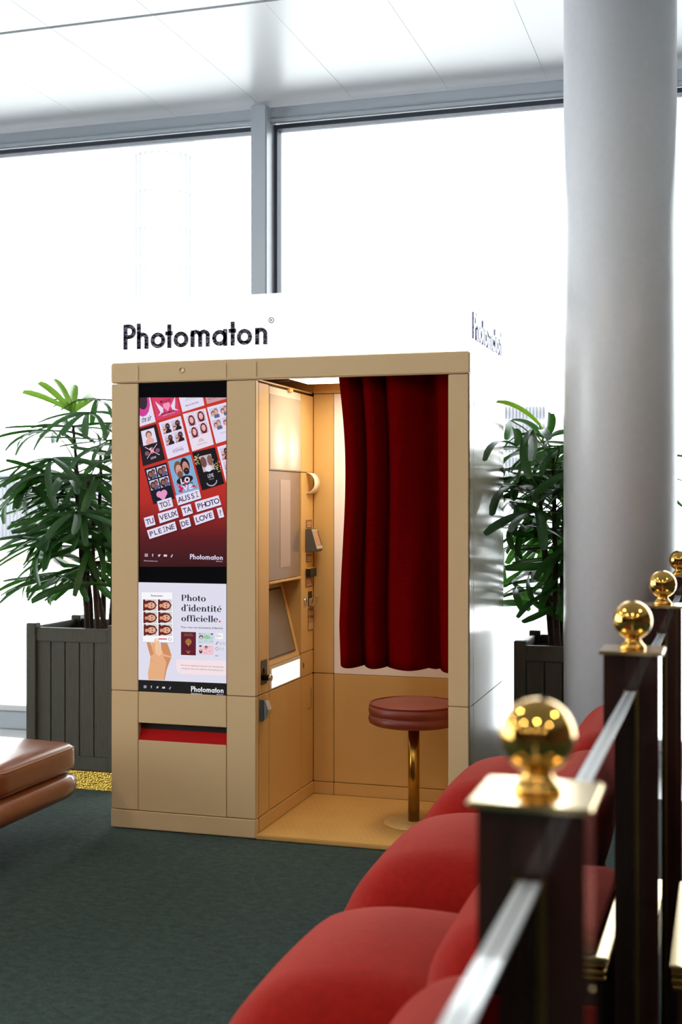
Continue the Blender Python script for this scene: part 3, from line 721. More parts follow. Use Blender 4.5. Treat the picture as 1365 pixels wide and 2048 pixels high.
for k in range(9): ell(U, f, random.uniform(0.02, 0.98), random.choice([0.97, 0.65, 0.5]), 0.014, 0.010, INK, 6)
U.up()
f = card([(985, 375), (1300, 290), (1410, 775), (1110, 870)], WHT); four(f, [(0.08, 0.66, 0.44, 0.94), (0.5, 0.66, 0.86, 0.94), (0.08, 0.34, 0.44, 0.62), (0.5, 0.34, 0.86, 0.62)], family)
text(U, 'JOIE DE VIVRE', [z2(1170, 718), z2(1300, 684), z2(1303, 698), z2(1173, 734)], srgb(150, 120, 150)); U.up()
f = card([(130, 1215), (430, 1125), (545, 1618), (255, 1698)], srgb(14, 12, 34)); four(f, [(0.07, 0.68, 0.47, 0.95), (0.53, 0.68, 0.95, 0.95), (0.07, 0.38, 0.47, 0.64), (0.53, 0.38, 0.95, 0.64)], friends)
for sx in (-0.12, 0.1): ell(U, f, 0.5 + sx, 0.22, 0.14, 0.09, srgb(226, 150, 196))
U.add([f(0.27, 0.19), f(0.74, 0.19), f(0.5, 0.02)], srgb(226, 150, 196)); U.up()
f = card([(455, 1110), (765, 1020), (885, 1485), (570, 1580)], srgb(128, 170, 208))
ell(U, f, 0.5, 0.36, 0.36, 0.12, BH); U.up()
head(U, f, 0.36, 0.68, 0.2, srgb(120, 76, 60), srgb(214, 156, 140), beard=True); head(U, f, 0.66, 0.72, 0.2, BH, srgb(198, 140, 126), beard=True)
for k in range(26):
    ell(U, f, random.uniform(0.15, 0.9), random.uniform(0.03, 0.36), random.uniform(0.04, 0.08), random.uniform(0.025, 0.05), random.choice([srgb(215, 40, 80), srgb(230, 80, 90), srgb(26, 74, 110), srgb(200, 30, 60)]), 8)
U.up(); text(U, 'LO', [z2(620, 1350), z2(745, 1315), z2(760, 1385), z2(635, 1420)], WHT, bold=0.05); text(U, 'VE', [z2(650, 1450), z2(780, 1410), z2(795, 1475), z2(665, 1515)], WHT, bold=0.05); U.up()
f = card([(785, 990), (1095, 920), (1225, 1415), (920, 1510)], srgb(8, 6, 8))
g_ = sub(f, 0.26, 0.44, 0.76, 0.86, srgb(200, 180, 186)); ell(U, g_, 0.22, 0.6, 0.26, 0.34, srgb(110, 74, 70)); ell(U, g_, 0.8, 0.62, 0.24, 0.34, srgb(130, 92, 84)); U.up(); ell(U, g_, 0.5, 0.14, 0.28, 0.2, WHT); U.up()
for k in range(60):
    cx, cy = random.choice([(0.12, 0.80), (0.88, 0.50)]); ell(U, f, cx + random.gauss(0, 0.07), cy + random.gauss(0, 0.08), 0.02, 0.015, random.choice([srgb(230, 200, 120), srgb(150, 130, 60), srgb(240, 230, 200)]), 6)
U.up(); text(U, 'LOVE', [z2(995, 1285), z2(1070, 1268), z2(1082, 1320), z2(1004, 1338)], WHT, bold=0.01)
text(U, 'THE LIFE', [z2(1015, 1352), z2(1080, 1335), z2(1083, 1350), z2(1018, 1368)], srgb(180, 170, 190))
for pl in ring(0.5, 0.16, 0.24, 0.13, 0.20, 0.10, 185, 355, 12): U.add([f(*p) for p in pl], srgb(180, 170, 190))
U.up()
f = card([(1125, 915), (1400, 835), (1500, 1345), (1252, 1415)], WHT); four(f, [(0.1, 0.62, 0.5, 0.94), (0.1, 0.25, 0.5, 0.58)], couple_sun)
z3 = lambda x, y: (270 + x / 6.825, 940 + y / 6.825)
def word(s, q, pad=0.10):
    for d_, c in ((7, srgb(60, 10, 20)), (0, WHT)):
        U.add([z3(x + d_, y + d_ * 1.4) for x, y in q], c); U.up()
    f = quadmap([z3(*p) for p in q]); n_ = len(s)
    text(U, s, [f(pad, 0.80), f(1 - pad, 0.80), f(1 - pad, 0.24), f(pad, 0.24)], srgb(40, 18, 50), mono=True, bold=0.012); U.up()
word('TOI', [(305, 430), (500, 372), (530, 500), (340, 562)]); word('AUSSI', [(558, 350), (880, 260), (912, 385), (595, 485)], 0.05)
word('TU', [(125, 655), (255, 617), (287, 745), (155, 785)], 0.1); word('VEUX', [(315, 597), (572, 520), (605, 645), (345, 730)], 0.05)
word('TA', [(630, 500), (765, 462), (798, 590), (665, 635)]); word('PHOTO', [(820, 440), (1145, 345), (1185, 475), (855, 575)], 0.05)
word('PLEINE', [(168, 825), (550, 700), (580, 820), (205, 943)], 0.04); word('DE', [(608, 685), (745, 645), (772, 765), (645, 812)])
word('LOVE', [(800, 625), (1065, 545), (1095, 665), (835, 755)], 0.05); word('?', [(1120, 525), (1190, 505), (1225, 640), (1155, 660)], 0.12)
def icons(P, tf, ys, s, col, bg):
    """camera, f, bird, play button and note symbols"""
    (xa, ya), (xb, yb), (xc, yc), (xd, yd), (xe, ye) = ys
    sq = lambda x, y, h_: quadmap([tf(x - h_, y - h_), tf(x + h_, y - h_), tf(x + h_, y + h_), tf(x - h_, y + h_)])
    f = sq(xa, ya, s)
    for pl in rect(0, 0, 1, 1): P.add([f(*p) for p in pl], col)
    P.up(); [P.add([f(*p) for p in pl], bg) for pl in rect(0.12, 0.12, 0.88, 0.88)]; P.up()
    for pl in ring(0.5, 0.5, 0.28, 0.28, 0.16, 0.16, n=12): P.add([f(*p) for p in pl], col)
    f = sq(xb, yb, s); [P.add([f(*p) for p in pl], col) for pl in rect(0.4, 0, 0.58, 0.85) + rect(0.26, 0.5, 0.74, 0.64) + rect(0.4, 0.85, 0.75, 1)]
    f = sq(xc, yc, s); P.add([f(0, 0.12), f(0.4, 0.18), f(0.05, 0.85), f(0.5, 0.6), f(0.6, 0.85), f(0.8, 0.9), f(1, 0.85), f(0.88, 0.6), f(0.75, 0.25), f(0.4, 0.02)], col)
    f = sq(xd, yd, s); P.add([f(-0.05, 0.15), f(1.05, 0.15), f(1.05, 0.85), f(-0.05, 0.85)], col); P.up(); P.add([f(0.4, 0.32), f(0.4, 0.68), f(0.7, 0.5)], bg)
    f = sq(xe, ye, s); [P.add([f(*p) for p in pl], col) for pl in rect(0.5, 0.25, 0.64, 1) + ring(0.4, 0.25, 0.25, 0.25, 0.1, 0.1, n=10) + [[(0.64, 1), (0.95, 0.72), (0.95, 0.58), (0.64, 0.76)]]]
    P.up()
icons(U, z3, [(160, 1162), (247, 1165), (335, 1165), (420, 1168), (507, 1172)], 20, WHT, srgb(50, 12, 20))
text(U, 'Photomaton.com', [z3(130, 1229), z3(313, 1234), z3(313, 1250), z3(130, 1245)], srgb(215, 190, 210), bold=0.02)
geo_text(U, [z3(757, 1146), z3(1203, 1160), z3(1203, 1228), z3(757, 1218)], WHT)
text(U, 'ME Group', [z3(1115, 1240), z3(1200, 1243), z3(1200, 1254), z3(1115, 1251)], WHT, bold=0.02)
U.build('screen_image', SCR, M['display'])
# --- lower display
SC2 = bb('display_screen', XS0 + 0.0004, XS1 - 0.0004, YF + 0.004, YF + 0.028, ZM + 0.001, atY(365, 1166, YF).z, 'black_gloss', 0, label='lower display for identity photos')
L = Print(YF + 0.0035); z4 = lambda x, y: (270 + x / 6.825, 1150 + y / 6.825)
L.clip = (277, 1160, 453, 1391)
BG = srgb(222, 220, 236)
L.add([z4(40, 98), z4(1260, 122), z4(1260, 1480), z4(40, 1430)], BG); L.add([z4(40, 1430), z4(1260, 1480), z4(1260, 1655), z4(40, 1588)], srgb(20, 20, 20)); L.up()
cardq = [z4(90, 238), z4(512, 238), z4(530, 920), z4(112, 912)]
L.add([z4(98, 244), z4(520, 244), z4(540, 930), z4(120, 922)], srgb(206, 202, 218)); L.up()
L.add(cardq, srgb(246, 245, 248)); L.up(); f = quadmap(cardq)
geo_text(L, [z4(220, 268), z4(380, 270), z4(380, 296), z4(220, 294)], srgb(40, 40, 50)); L.up()
for r_ in range(3):
    for c_ in range(2):
        x0_, y0_ = 112 + c_ * 203 + r_ * 4, 333 + r_ * 169
        q = [z4(x0_, y0_), z4(x0_ + 188, y0_), z4(x0_ + 188, y0_ + 158), z4(x0_, y0_ + 158)]
        L.add(q, srgb(206, 204, 204)); L.up(); k = quadmap(q)
        L.add([k(0, 0), k(0, 1), k(0.12, 1), k(0.18, 0.86), k(0.45, 0.93), k(0.8, 0.85), k(1, 0.5), k(0.85, 0.18), k(0.5, 0.04), k(0.2, 0.1), k(0.1, 0)], srgb(96, 26, 20)); L.up()
        ell(L, k, 0.58, 0.48, 0.30, 0.27, srgb(226, 168, 140)); ell(L, k, 0.2, 0.46, 0.1, 0.16, srgb(214, 150, 122)); L.up()
        for dy in (-0.11, 0.11): ell(L, k, 0.62, 0.48 + dy, 0.05, 0.06, srgb(90, 40, 34), 8)
        ell(L, k, 0.40, 0.48, 0.035, 0.09, srgb(180, 50, 50), 8); L.up()
L.add([z4(322, 865), z4(438, 866), z4(438, 881), z4(322, 880)], srgb(206, 60, 76))
for pl in ring(0.5, 0.5, 0.5, 0.5, 0.40, 0.40, 90, 400, 14): L.add([z4(460 + 42 * x, 895 - 42 * y) for x, y in pl], srgb(40, 40, 44))
L.up()
SKN, SK2 = srgb(228, 172, 128), srgb(206, 140, 96)
# hand holding the photo sheet: fingers behind, thumb in front, palm and wrist
L.add([z4(160, 918), z4(215, 922), z4(240, 1010), z4(290, 1100), z4(215, 1115), z4(185, 1020)], SK2)
L.add([z4(225, 922), z4(280, 925), z4(285, 1060), z4(260, 1100), z4(238, 1020)], SKN)
L.add([z4(350, 922), z4(440, 925), z4(470, 1000), z4(500, 1100), z4(490, 1150), z4(400, 1200), z4(370, 1060)], SK2)
L.up()
L.add([z4(285, 1060), z4(380, 1070), z4(430, 1090), z4(498, 1105), z4(460, 1200), z4(428, 1300), z4(408, 1436), z4(185, 1432), z4(178, 1330), z4(205, 1200), z4(212, 1110)], SKN); L.up()
L.add([z4(262, 900), z4(275, 868), z4(300, 860), z4(325, 875), z4(332, 910), z4(350, 980), z4(382, 1065), z4(330, 1110), z4(285, 1075), z4(292, 980)], srgb(240, 192, 152)); L.up()
ell(L, lambda x, y: z4(x, y), 302, 884, 20, 22, srgb(248, 218, 196)); L.add([z4(212, 1166), z4(252, 1172), z4(252, 1178), z4(212, 1174)], SK2); L.add([z4(385, 1110), z4(430, 1190), z4(395, 1430), z4(408, 1432), z4(436, 1290), z4(495, 1130)], SK2); L.up()
DK = srgb(24, 26, 40)
serif_text(L, 'Photo', [z4(635, 268), z4(972, 276), z4(972, 362), z4(635, 352)], DK)
serif_text(L, "d'identité", [z4(635, 405), z4(1188, 418), z4(1188, 506), z4(635, 492)], DK)
serif_text(L, 'officielle', [z4(635, 548), z4(1140, 562), z4(1140, 644), z4(635, 630)], DK)
ell(L, lambda x, y: z4(x, y), 1160, 634, 14, 14, srgb(235, 96, 50))
text(L, "Pour tous vos documents d'identité", [z4(634, 696), z4(1200, 712), z4(1200, 740), z4(634, 722)], DK, bold=0.012)
L.up()
L.add([z4(630, 774), z4(835, 780), z4(833, 1098), z4(630, 1090)], srgb(92, 20, 38)); L.up()
GD = srgb(206, 150, 70)
for k in range(10): a = k * 36; L.add([z4(732 + 44 * math.cos(math.radians(a - 9)), 912 + 44 * math.sin(math.radians(a - 9))), z4(732 + 44 * math.cos(math.radians(a + 9)), 912 + 44 * math.sin(math.radians(a + 9))), z4(732, 912)], GD)
L.add([z4(726, 940), z4(738, 940), z4(736, 972), z4(728, 972)], GD)
text(L, 'UNION EUROPEENNE', [z4(676, 800), z4(784, 803), z4(784, 812), z4(676, 809)], GD); text(L, 'REPUBLIQUE FRANCAISE', [z4(670, 820), z4(794, 823), z4(794, 833), z4(670, 830)], GD)
text(L, 'PASSEPORT', [z4(694, 1032), z4(764, 1035), z4(764, 1048), z4(694, 1045)], GD); L.add([z4(716, 1054), z4(744, 1055), z4(744, 1068), z4(716, 1067)], GD); L.up()
L.add([z4(864, 785), z4(1080, 792), z4(1078, 940), z4(864, 934)], srgb(200, 214, 222)); L.add([z4(872, 962), z4(1076, 968), z4(1074, 1090), z4(872, 1084)], srgb(236, 196, 208)); L.up()
k = lambda x, y: z4(x, y)
ell(L, k, 905, 848, 30, 28, srgb(70, 74, 80)); ell(L, k, 985, 850, 46, 26, srgb(150, 200, 150)); ell(L, k, 900, 1040, 22, 30, srgb(60, 50, 56)); ell(L, k, 975, 988, 20, 22, srgb(70, 34, 44)); L.up()
ell(L, k, 905, 862, 20, 26, srgb(206, 190, 180)); ell(L, k, 900, 1024, 14, 18, srgb(216, 176, 160)); ell(L, k, 976, 1000, 13, 18, srgb(214, 160, 160)); L.up()
L.add([z4(1038, 797), z4(1066, 798), z4(1066, 816), z4(1038, 815)], srgb(50, 60, 130)); L.add([z4(880, 958), z4(912, 959), z4(912, 980), z4(880, 979)], srgb(40, 50, 130))
L.add([z4(876, 794), z4(884, 794), z4(884, 810), z4(876, 810)], srgb(60, 80, 160)); L.add([z4(892, 794), z4(900, 794), z4(900, 810), z4(892, 810)], srgb(200, 60, 60))
for i, (x_, y_) in enumerate(((915, 803), (950, 826), (1020, 862), (945, 900), (1020, 905), (875, 918), (1000, 974), (940, 1010), (1000, 1040), (940, 1060))): L.add([z4(x_, y_), z4(x_ + 45, y_ + 1), z4(x_ + 45, y_ + 5), z4(x_, y_ + 4)], srgb(120, 130, 140) if y_ < 950 else srgb(220, 110, 130))
L.add([z4(1105, 792), z4(1202, 795), z4(1202, 876), z4(1105, 872)], srgb(246, 246, 248)); L.up()
for y_ in (825, 836, 850): L.add([z4(1112, y_), z4(1180 if y_ < 850 else 1130, y_ + 2), z4(1180 if y_ < 850 else 1130, y_ + 6), z4(1112, y_ + 4)], srgb(90, 90, 100))
ell(L, k, 1116, 806, 6, 5, srgb(60, 70, 140), 6); ell(L, k, 1132, 807, 5, 5, srgb(200, 50, 50), 6)
L.add([z4(1102, 948), z4(1130, 908), z4(1140, 914), z4(1112, 952)], srgb(100, 104, 120))
for pl in ring(1120, 1006, 20, 24, 15, 19, n=14): L.add([z4(*p) for p in pl], srgb(100, 104, 120))
for (a, b_) in ((915, 'Signature'), (936, 'électronique'), (992, 'Dossier'), (1014, 'de visa')): text(L, b_, [z4(1150, a), z4(1216 if a > 940 else 1240, a + 2), z4(1216 if a > 940 else 1240, a + 14), z4(1150, a + 12)], srgb(110, 112, 128))
text(L, 'etc.', [z4(1100, 1088), z4(1148, 1090), z4(1148, 1110), z4(1100, 1108)], DK, bold=0.02)
PK = srgb(244, 224, 228)
L.add([z4(566, 1152), z4(1260, 1172), z4(1260, 1372), z4(640, 1350), z4(590, 1325), z4(566, 1270)], PK); L.up()
text(L, 'Retrouvez également des portraits, des planches', [z4(632, 1218), z4(1210, 1244), z4(1210, 1266), z4(632, 1238)], srgb(150, 126, 140), bold=0.01)
text(L, 'vintage & toute une collection de produits photo !', [z4(632, 1262), z4(1220, 1290), z4(1220, 1312), z4(632, 1282)], srgb(150, 126, 140), bold=0.01); L.up()
icons(L, z4, [(140, 1525), (225, 1528), (308, 1532), (393, 1537), (480, 1543)], 17, WHT, srgb(20, 20, 20))
geo_text(L, [z4(768, 1516), z4(1210, 1540), z4(1210, 1612), z4(768, 1592)], srgb(245, 245, 248))
text(L, 'Photomaton.fr', [z4(768, 1606), z4(920, 1614), z4(920, 1630), z4(768, 1622)], srgb(230, 230, 236), bold=0.02); text(L, 'ME Group', [z4(1120, 1622), z4(1208, 1626), z4(1208, 1637), z4(1120, 1633)], WHT, bold=0.02)
L.build('screen_image', SC2, M['display'])

# ---- cabin: equipment wall (faces +X)
Y1, Y2 = atX(538.5, 997, XI).y, atX(602.5, 997, XI).y
YE = YR - 0.03
zt, zm2, zr0, zr1 = ZH - 0.012, atX(602.5, 944.5, XI).z, 0.640, 0.962
def xi(name, ya, yb, za, zb, m='tan_in', d=0.1, **k): return bb(name, XI - d, XI, ya, yb, za, zb, m, 0.002, **k)
xi('equipment_panel', YF + D + 0.001, Y1 - g, ZM + 0.0015, zt + 0.003); xi('equipment_panel', YF + D + 0.001, Y1 - g, ZB + g, ZM - 0.0015)
fl = xi('flash_panel', Y1 + g, Y2 - g, zm2 + 0.001, zt, 'flash_rim')
bm = bmesh.new(); abox(bm, XI, XI + 0.002, Y1 + 0.008, Y2 - 0.006, zm2 + 0.006, zt - 0.03); finish('diffuser', bm, M['flash'], fl, label='glowing frosted diffuser')
bm = bmesh.new(); abox(bm, XI, XI + 0.012, (Y1 + Y2) / 2 + 0.02, (Y1 + Y2) / 2 + 0.06, zt - 0.006, zt + 0.006); finish('latch', bm, M['tan_in'], fl)
bb('mirror_panel', XI - 0.1, XI - 0.004, Y1 + 0.004, Y2 - 0.010, zr1 + 0.012, zm2 - 0.001, 'taupe', 0.002, label='taupe glass camera panel with a pale strip')
a, b_ = atX(562.5, 957, XI), atX(582.5, 1137, XI)
bb('camera_strip', XI - 0.0042, XI - 0.003, a.y, b_.y, b_.z + 0.01, a.z - 0.004, 'taupe_light', 0)
bb('mirror_lip', XI - 0.03, XI + 0.002, Y1 + g, Y2 - g, zr1, zr1 + 0.010, 'tan_in')
# recess with tilted touch screen
def wedge(y0, y1, off, d_, m, name, zlo, zhi, **k):
    bm = bmesh.new()
    xa, xb = XI - 0.006 - off, XI - 0.086 - off
    zl, zh = zr0 - 0.0, zr1 - 0.002
    A = lambda t_: (xa + (xb - xa) * t_, zl + (zh - zl) * t_)
    (x0_, z0_), (x1_, z1_) = A(zlo), A(zhi)
    aprism(bm, [(x0_, y0, z0_), (x1_, y0, z1_), (x1_ - d_, y0, z1_), (x0_ - d_, y0, z0_)], (0, y1 - y0, 0))
    bmesh.ops.recalc_face_normals(bm, faces=bm.faces)
    return finish(name, bm, M[m], B, **k)
wedge(Y1 + g, Y2 - g, 0, 0.012, 'tan_in', 'screen_surround', 0, 1)
wedge(Y1 + 0.006, Y2 - 0.042, -0.0035, 0.004, 'black_gloss', 'touch_screen_frame', 0.075, 0.905)
wedge(Y1 + 0.009, Y2 - 0.050, -0.0042, 0.0008, 'screen_grey', 'touch_screen', 0.09, 0.885, label='grey tilted touch screen')
xi('control_panel', Y2 + g, YE, zm2 + g, zt); cpn = xi('control_panel', Y2 + g, YE, 0.645 + g, zm2 - g); xi('control_panel', Y2 + g, YE, ZM + g, 0.645 - g)
xi('control_panel', Y2 + g, YE, ZB + g, ZM - g)
fp = xi('flash_panel', Y1 + g, Y2 - g, ZM + 0.0015, zr0 - 0.002, 'flash_rim')
bm = bmesh.new(); abox(bm, XI, XI + 0.0015, Y1 + 0.03, Y2 - 0.02, ZM + 0.008, zr0 - 0.014); finish('diffuser', bm, M['flash_low'], fp, label='bright white lower diffuser')
xi('cabinet_door', Y1 + g, Y2 - g, ZB + g, ZM - g)
bb('base_plinth', XI - 0.1, XI + 0.004, YF + D, YE, 0.02, ZB - g, 'tan_in')
# small things on the control strip
def onX(px, py): return atX(px, py, XI)
def patch(name, x0, y0, x1, y1, m, d0=0.0, d1=0.0012, parent=cpn, **k):
    a, b_ = onX(x0, y0), onX(x1, y1)
    k.setdefault('bevel', 0)
    return bb(name, XI + d0, XI + d1, a.y, b_.y, min(a.z, b_.z), max(a.z, b_.z), m, parent=parent, **k)
for (x0_, y0_, x1_, y1_) in ((612, 1040, 624, 1056), (612, 1109, 623, 1124), (611, 1155, 625, 1173)):
    patch('instruction_sticker', x0_, y0_, x1_, y1_, 'sticker')
    for k in range(3): patch('sticker_print', x0_ + 2.5 + k * 3, y0_ + 3, x0_ + 4.2 + k * 3, y1_ - 6, 'sticker_l', 0.0012, 0.0016)
    patch('sticker_print', x0_ + 2.5, y1_ - 4.5, x1_ - 2, y1_ - 2.5, 'sticker_l', 0.0012, 0.0016)
patch('instruction_sticker', 616, 1217, 627.5, 1259, 'sticker')
for r_ in range(2):
    for k in range(3): patch('sticker_print', 618 + k * 3, 1222 + r_ * 14, 619.8 + k * 3, 1230 + r_ * 14, 'sticker_l', 0.0012, 0.0016)
patch('sticker_print', 617.2, 1246, 626.5, 1257, 'sticker_l', 0.0012, 0.0016)
# curved white light shade
c = onX(613, 966); bm = bmesh.new(); pts = []
for i in range(17):
    a = -PI / 2 + PI * i / 16
    pts.append((XI + 0.001 + 0.036 * math.cos(a), 0.042 * math.sin(a)))
for (xa, za), (xb, zb) in zip(pts, pts[1:]):
    v = [bm.verts.new(p) for p in ((xa, c.y, c.z + za), (xb, c.y, c.z + zb), (xb, c.y + 0.07, c.z + zb), (xa, c.y + 0.07, c.z + za))]
    bm.faces.new(v)
bmesh.ops.remove_doubles(bm, verts=bm.verts, dist=1e-6)
o = finish('curved_shade', bm, M['white_arc'], cpn, smooth=True, label='white curved half-ring shade'); sm_ = o.modifiers.new('s', 'SOLIDIFY'); sm_.thickness = 0.003
# payment terminal
a = onX(611, 1058); b_ = onX(611, 1105)
bm = bmesh.new(); y0_, y1_ = a.y, a.y + 0.085
aprism(bm, [(XI, y0_, a.z), (XI + 0.026, y0_, a.z), (XI + 0.052, y0_, b_.z + 0.012), (XI + 0.044, y0_, b_.z + 0.002), (XI, y0_, b_.z)], (0, y1_ - y0_, 0))
bmesh.ops.recalc_face_normals(bm, faces=bm.faces)
tm = finish('payment_terminal', bm, M['terminal'], cpn and B, bevel=0.002)
def tface(name, m, ya, yb, ta, tb, off):
    bm = bmesh.new(); P0 = Vector((XI + 0.026, 0, a.z)); P1 = Vector((XI + 0.052, 0, b_.z + 0.012)); dr = P1 - P0; nr = Vector((dr.z, 0, -dr.x)).normalized(); nr = -nr if nr.x < 0 else nr
    q = []
    for yy, t_ in ((ya, ta), (yb, ta), (yb, tb), (ya, tb)):
        p = P0 + dr * t_ + nr * off; q.append((p.x, yy, p.z))
    aprism(bm, q, nr * 0.0015); bmesh.ops.recalc_face_normals(bm, faces=bm.faces); finish(name, bm, M[m], tm)
tface('bezel', 'terminal_l', y0_ + 0.004, y1_ - 0.004, 0.03, 0.96, 0.0); tface('display', 'terminal_s', y0_ + 0.012, y1_ - 0.018, 0.10, 0.78, 0.0016); tface('card_slot', 'dark_slot', y1_ - 0.016, y1_ - 0.009, 0.10, 0.80, 0.0016)
# card reader, yellow top
sl = patch('note_slot', 611.5, 1137, 624, 1152, 'dark_slot', 0, 0.022, bevel=0.002, label='black slot housing with yellow top')
patch('slot_cap', 611.7, 1136.4, 624, 1139.6, 'yellow', 0.001, 0.019)
# coin return: recess plate, clear flap, button
patch('coin_tray', 616.5, 1183.5, 624.5, 1211, 'dark_slot', 0, 0.001)
c = onX(617, 1211); bm = bmesh.new(); aprism(bm, [(XI + 0.001, c.y + 0.002, c.z), (XI + 0.001, c.y + 0.002, c.z + 0.030), (XI + 0.036, c.y + 0.002, c.z + 0.036), (XI + 0.026, c.y + 0.002, c.z)], (0, 0.04, 0))
bmesh.ops.recalc_face_normals(bm, faces=bm.faces); finish('coin_flap', bm, M['chrome'], cpn)
c = onX(610.5, 1203); lathe('button', (XI, c.y, c.z), [(0.016, 0.0), (0.016, 0.004), (0.010, 0.006)], M['chrome'], cpn, axis='X')
patch('door_slit', 606.8, 1326, 608, 1336, 'dark_slot')
a, b_ = onX(615, 1378), onX(622.5, 1415)
bb('finger_recess', XI - 0.0, XI + 0.0006, a.y, b_.y, b_.z, a.z, 'tan_in', 0); bb('painted_recess_shade', XI + 0.0005, XI + 0.0012, b_.y - 0.003, b_.y, b_.z, a.z, 'dark_slot', 0); bb('painted_recess_shade', XI + 0.0005, XI + 0.0012, a.y, b_.y, b_.z, b_.z + 0.002, 'dark_slot', 0)  # flat plate; dark strips on two sides stand in for the recess shade
# locks on the corner strip
lk = patch('lock_plate', 522, 1322, 533.8, 1366, 'black_gloss', 0, 0.002, parent=B, bevel=0.0005)
c = onX(527, 1355); lathe('lock_cylinder', (XI + 0.002, c.y, c.z), [(0.012, 0.0), (0.012, 0.022), (0.015, 0.023), (0.015, 0.030), (0.011, 0.033), (0.005, 0.031)], M['chrome'], lk, axis='X', n=24)
patch('lock_key', 527, 1337, 528.5, 1346, 'brass_dull', 0.002, 0.006, parent=lk)
bm = bmesh.new(); a, b_ = onX(519, 1399), onX(519, 1443)
aprism(bm, [(XI, a.y, a.z), (XI + 0.016, a.y, a.z - 0.002), (XI + 0.016, a.y, b_.z), (XI, a.y, b_.z)], (0, 0.006, 0)); finish('door_handle', bm, M['steel_blue'], B, bevel=0.001, label='steel door handle')
bm = bmesh.new(); aprism(bm, [(XI, a.y + 0.006, a.z - 0.002), (XI + 0.020, a.y + 0.006, a.z - 0.006), (XI + 0.034, a.y + 0.006, a.z - 0.042), (XI + 0.030, a.y + 0.006, a.z - 0.060), (XI + 0.018, a.y + 0.006, b_.z + 0.004), (XI, a.y + 0.006, b_.z)], (0, 0.045, 0))
bmesh.ops.recalc_face_normals(bm, faces=bm.faces); finish('handle_body', bm, M['chrome'], B, bevel=0.002)
# cabin back wall
XW = atY(668, 997, YE).x; XE = BX1 - 0.021
bb('back_panel', XI + 0.001, XW - g, YE, YE + 0.02, ZM + g, ZH - 0.002, 'tan_in', 0.002); bb('back_panel', XI + 0.001, XW - g, YE, YE + 0.02, ZB, ZM - g, 'tan_in', 0.002)
bb('back_panel', XW + g, XE, YE, YE + 0.02, ZB, ZM - g, 'tan_in', 0.002); bb('back_panel', XI + 0.001, XE, YE, YE + 0.02, ZH + g, ZT - 0.022, 'tan_in', 0.002)
bb('back_panel', XI + 0.001, XW - g, YE - 0.002, YE + 0.02, 0.02, ZB - g * 2, 'tan_in', 0.002); bb('back_panel', XW + g, XE, YE - 0.002, YE + 0.02, 0.02, ZB - g * 2, 'tan_in', 0.002)
bb('photo_backdrop', XW + g, XE, YE + 0.002, YE + 0.02, ZM + 0.001, ZH - 0.002, 'white_board', 0, label='white photo backdrop')
bb('cabinet_top', BX0 + 0.032, XI - 0.004, YF + 0.032, YE - 0.001, ZH - 0.0015, ZH + 0.004, 'tan_in', 0)
bb('back_panel', BX0 + 0.032, XI, YE, YE + 0.02, ZH + 0.006, ZT - 0.022, 'tan_in', 0.002)
bb('rear_wall', BX0 + 0.02, BX1 - 0.02, YE + 0.0205, YR, 0.01, ZT - 0.021, 'tan_core', 0)
fl_ = bb('floor_plate', XI, BX1 - 0.0, YF - 0.006, YE, 0.002, 0.020, 'tan_floor', 0.003)
bm = bmesh.new()
nx = 34
for i in range(nx):
    for j in range(24):
        X_, Y_ = XI + 0.03 + i * 0.0235 + (0.0117 if j % 2 else 0), YF + 0.03 + j * 0.025
        if X_ > BX1 - 0.03 or random.random() < 0.12: continue
        abox(bm, X_ - 0.0022, X_ + 0.0022, Y_ - 0.0022, Y_ + 0.0022, 0.020, 0.0207)
o = finish('floor_studs', bm, M['stud'], fl_); o['kind'] = 'stuff'
# cabin ceiling lamp
cl = bb('cabin_lamp', -1.675, -1.10, 4.69, 5.0, 1.782, ZT - 0.021, 'tan_in', 0.002)
bm = bmesh.new(); abox(bm, -1.665, -1.11, 4.70, 4.99, 1.777, 1.7815); finish('diffuser', bm, M['booth_lamp'], cl)
lamp('cabin_lamp_light', (-1.38, 4.845, 1.770), 0.26, 5.0, (1.0, 0.84, 0.60), shape='SQUARE')

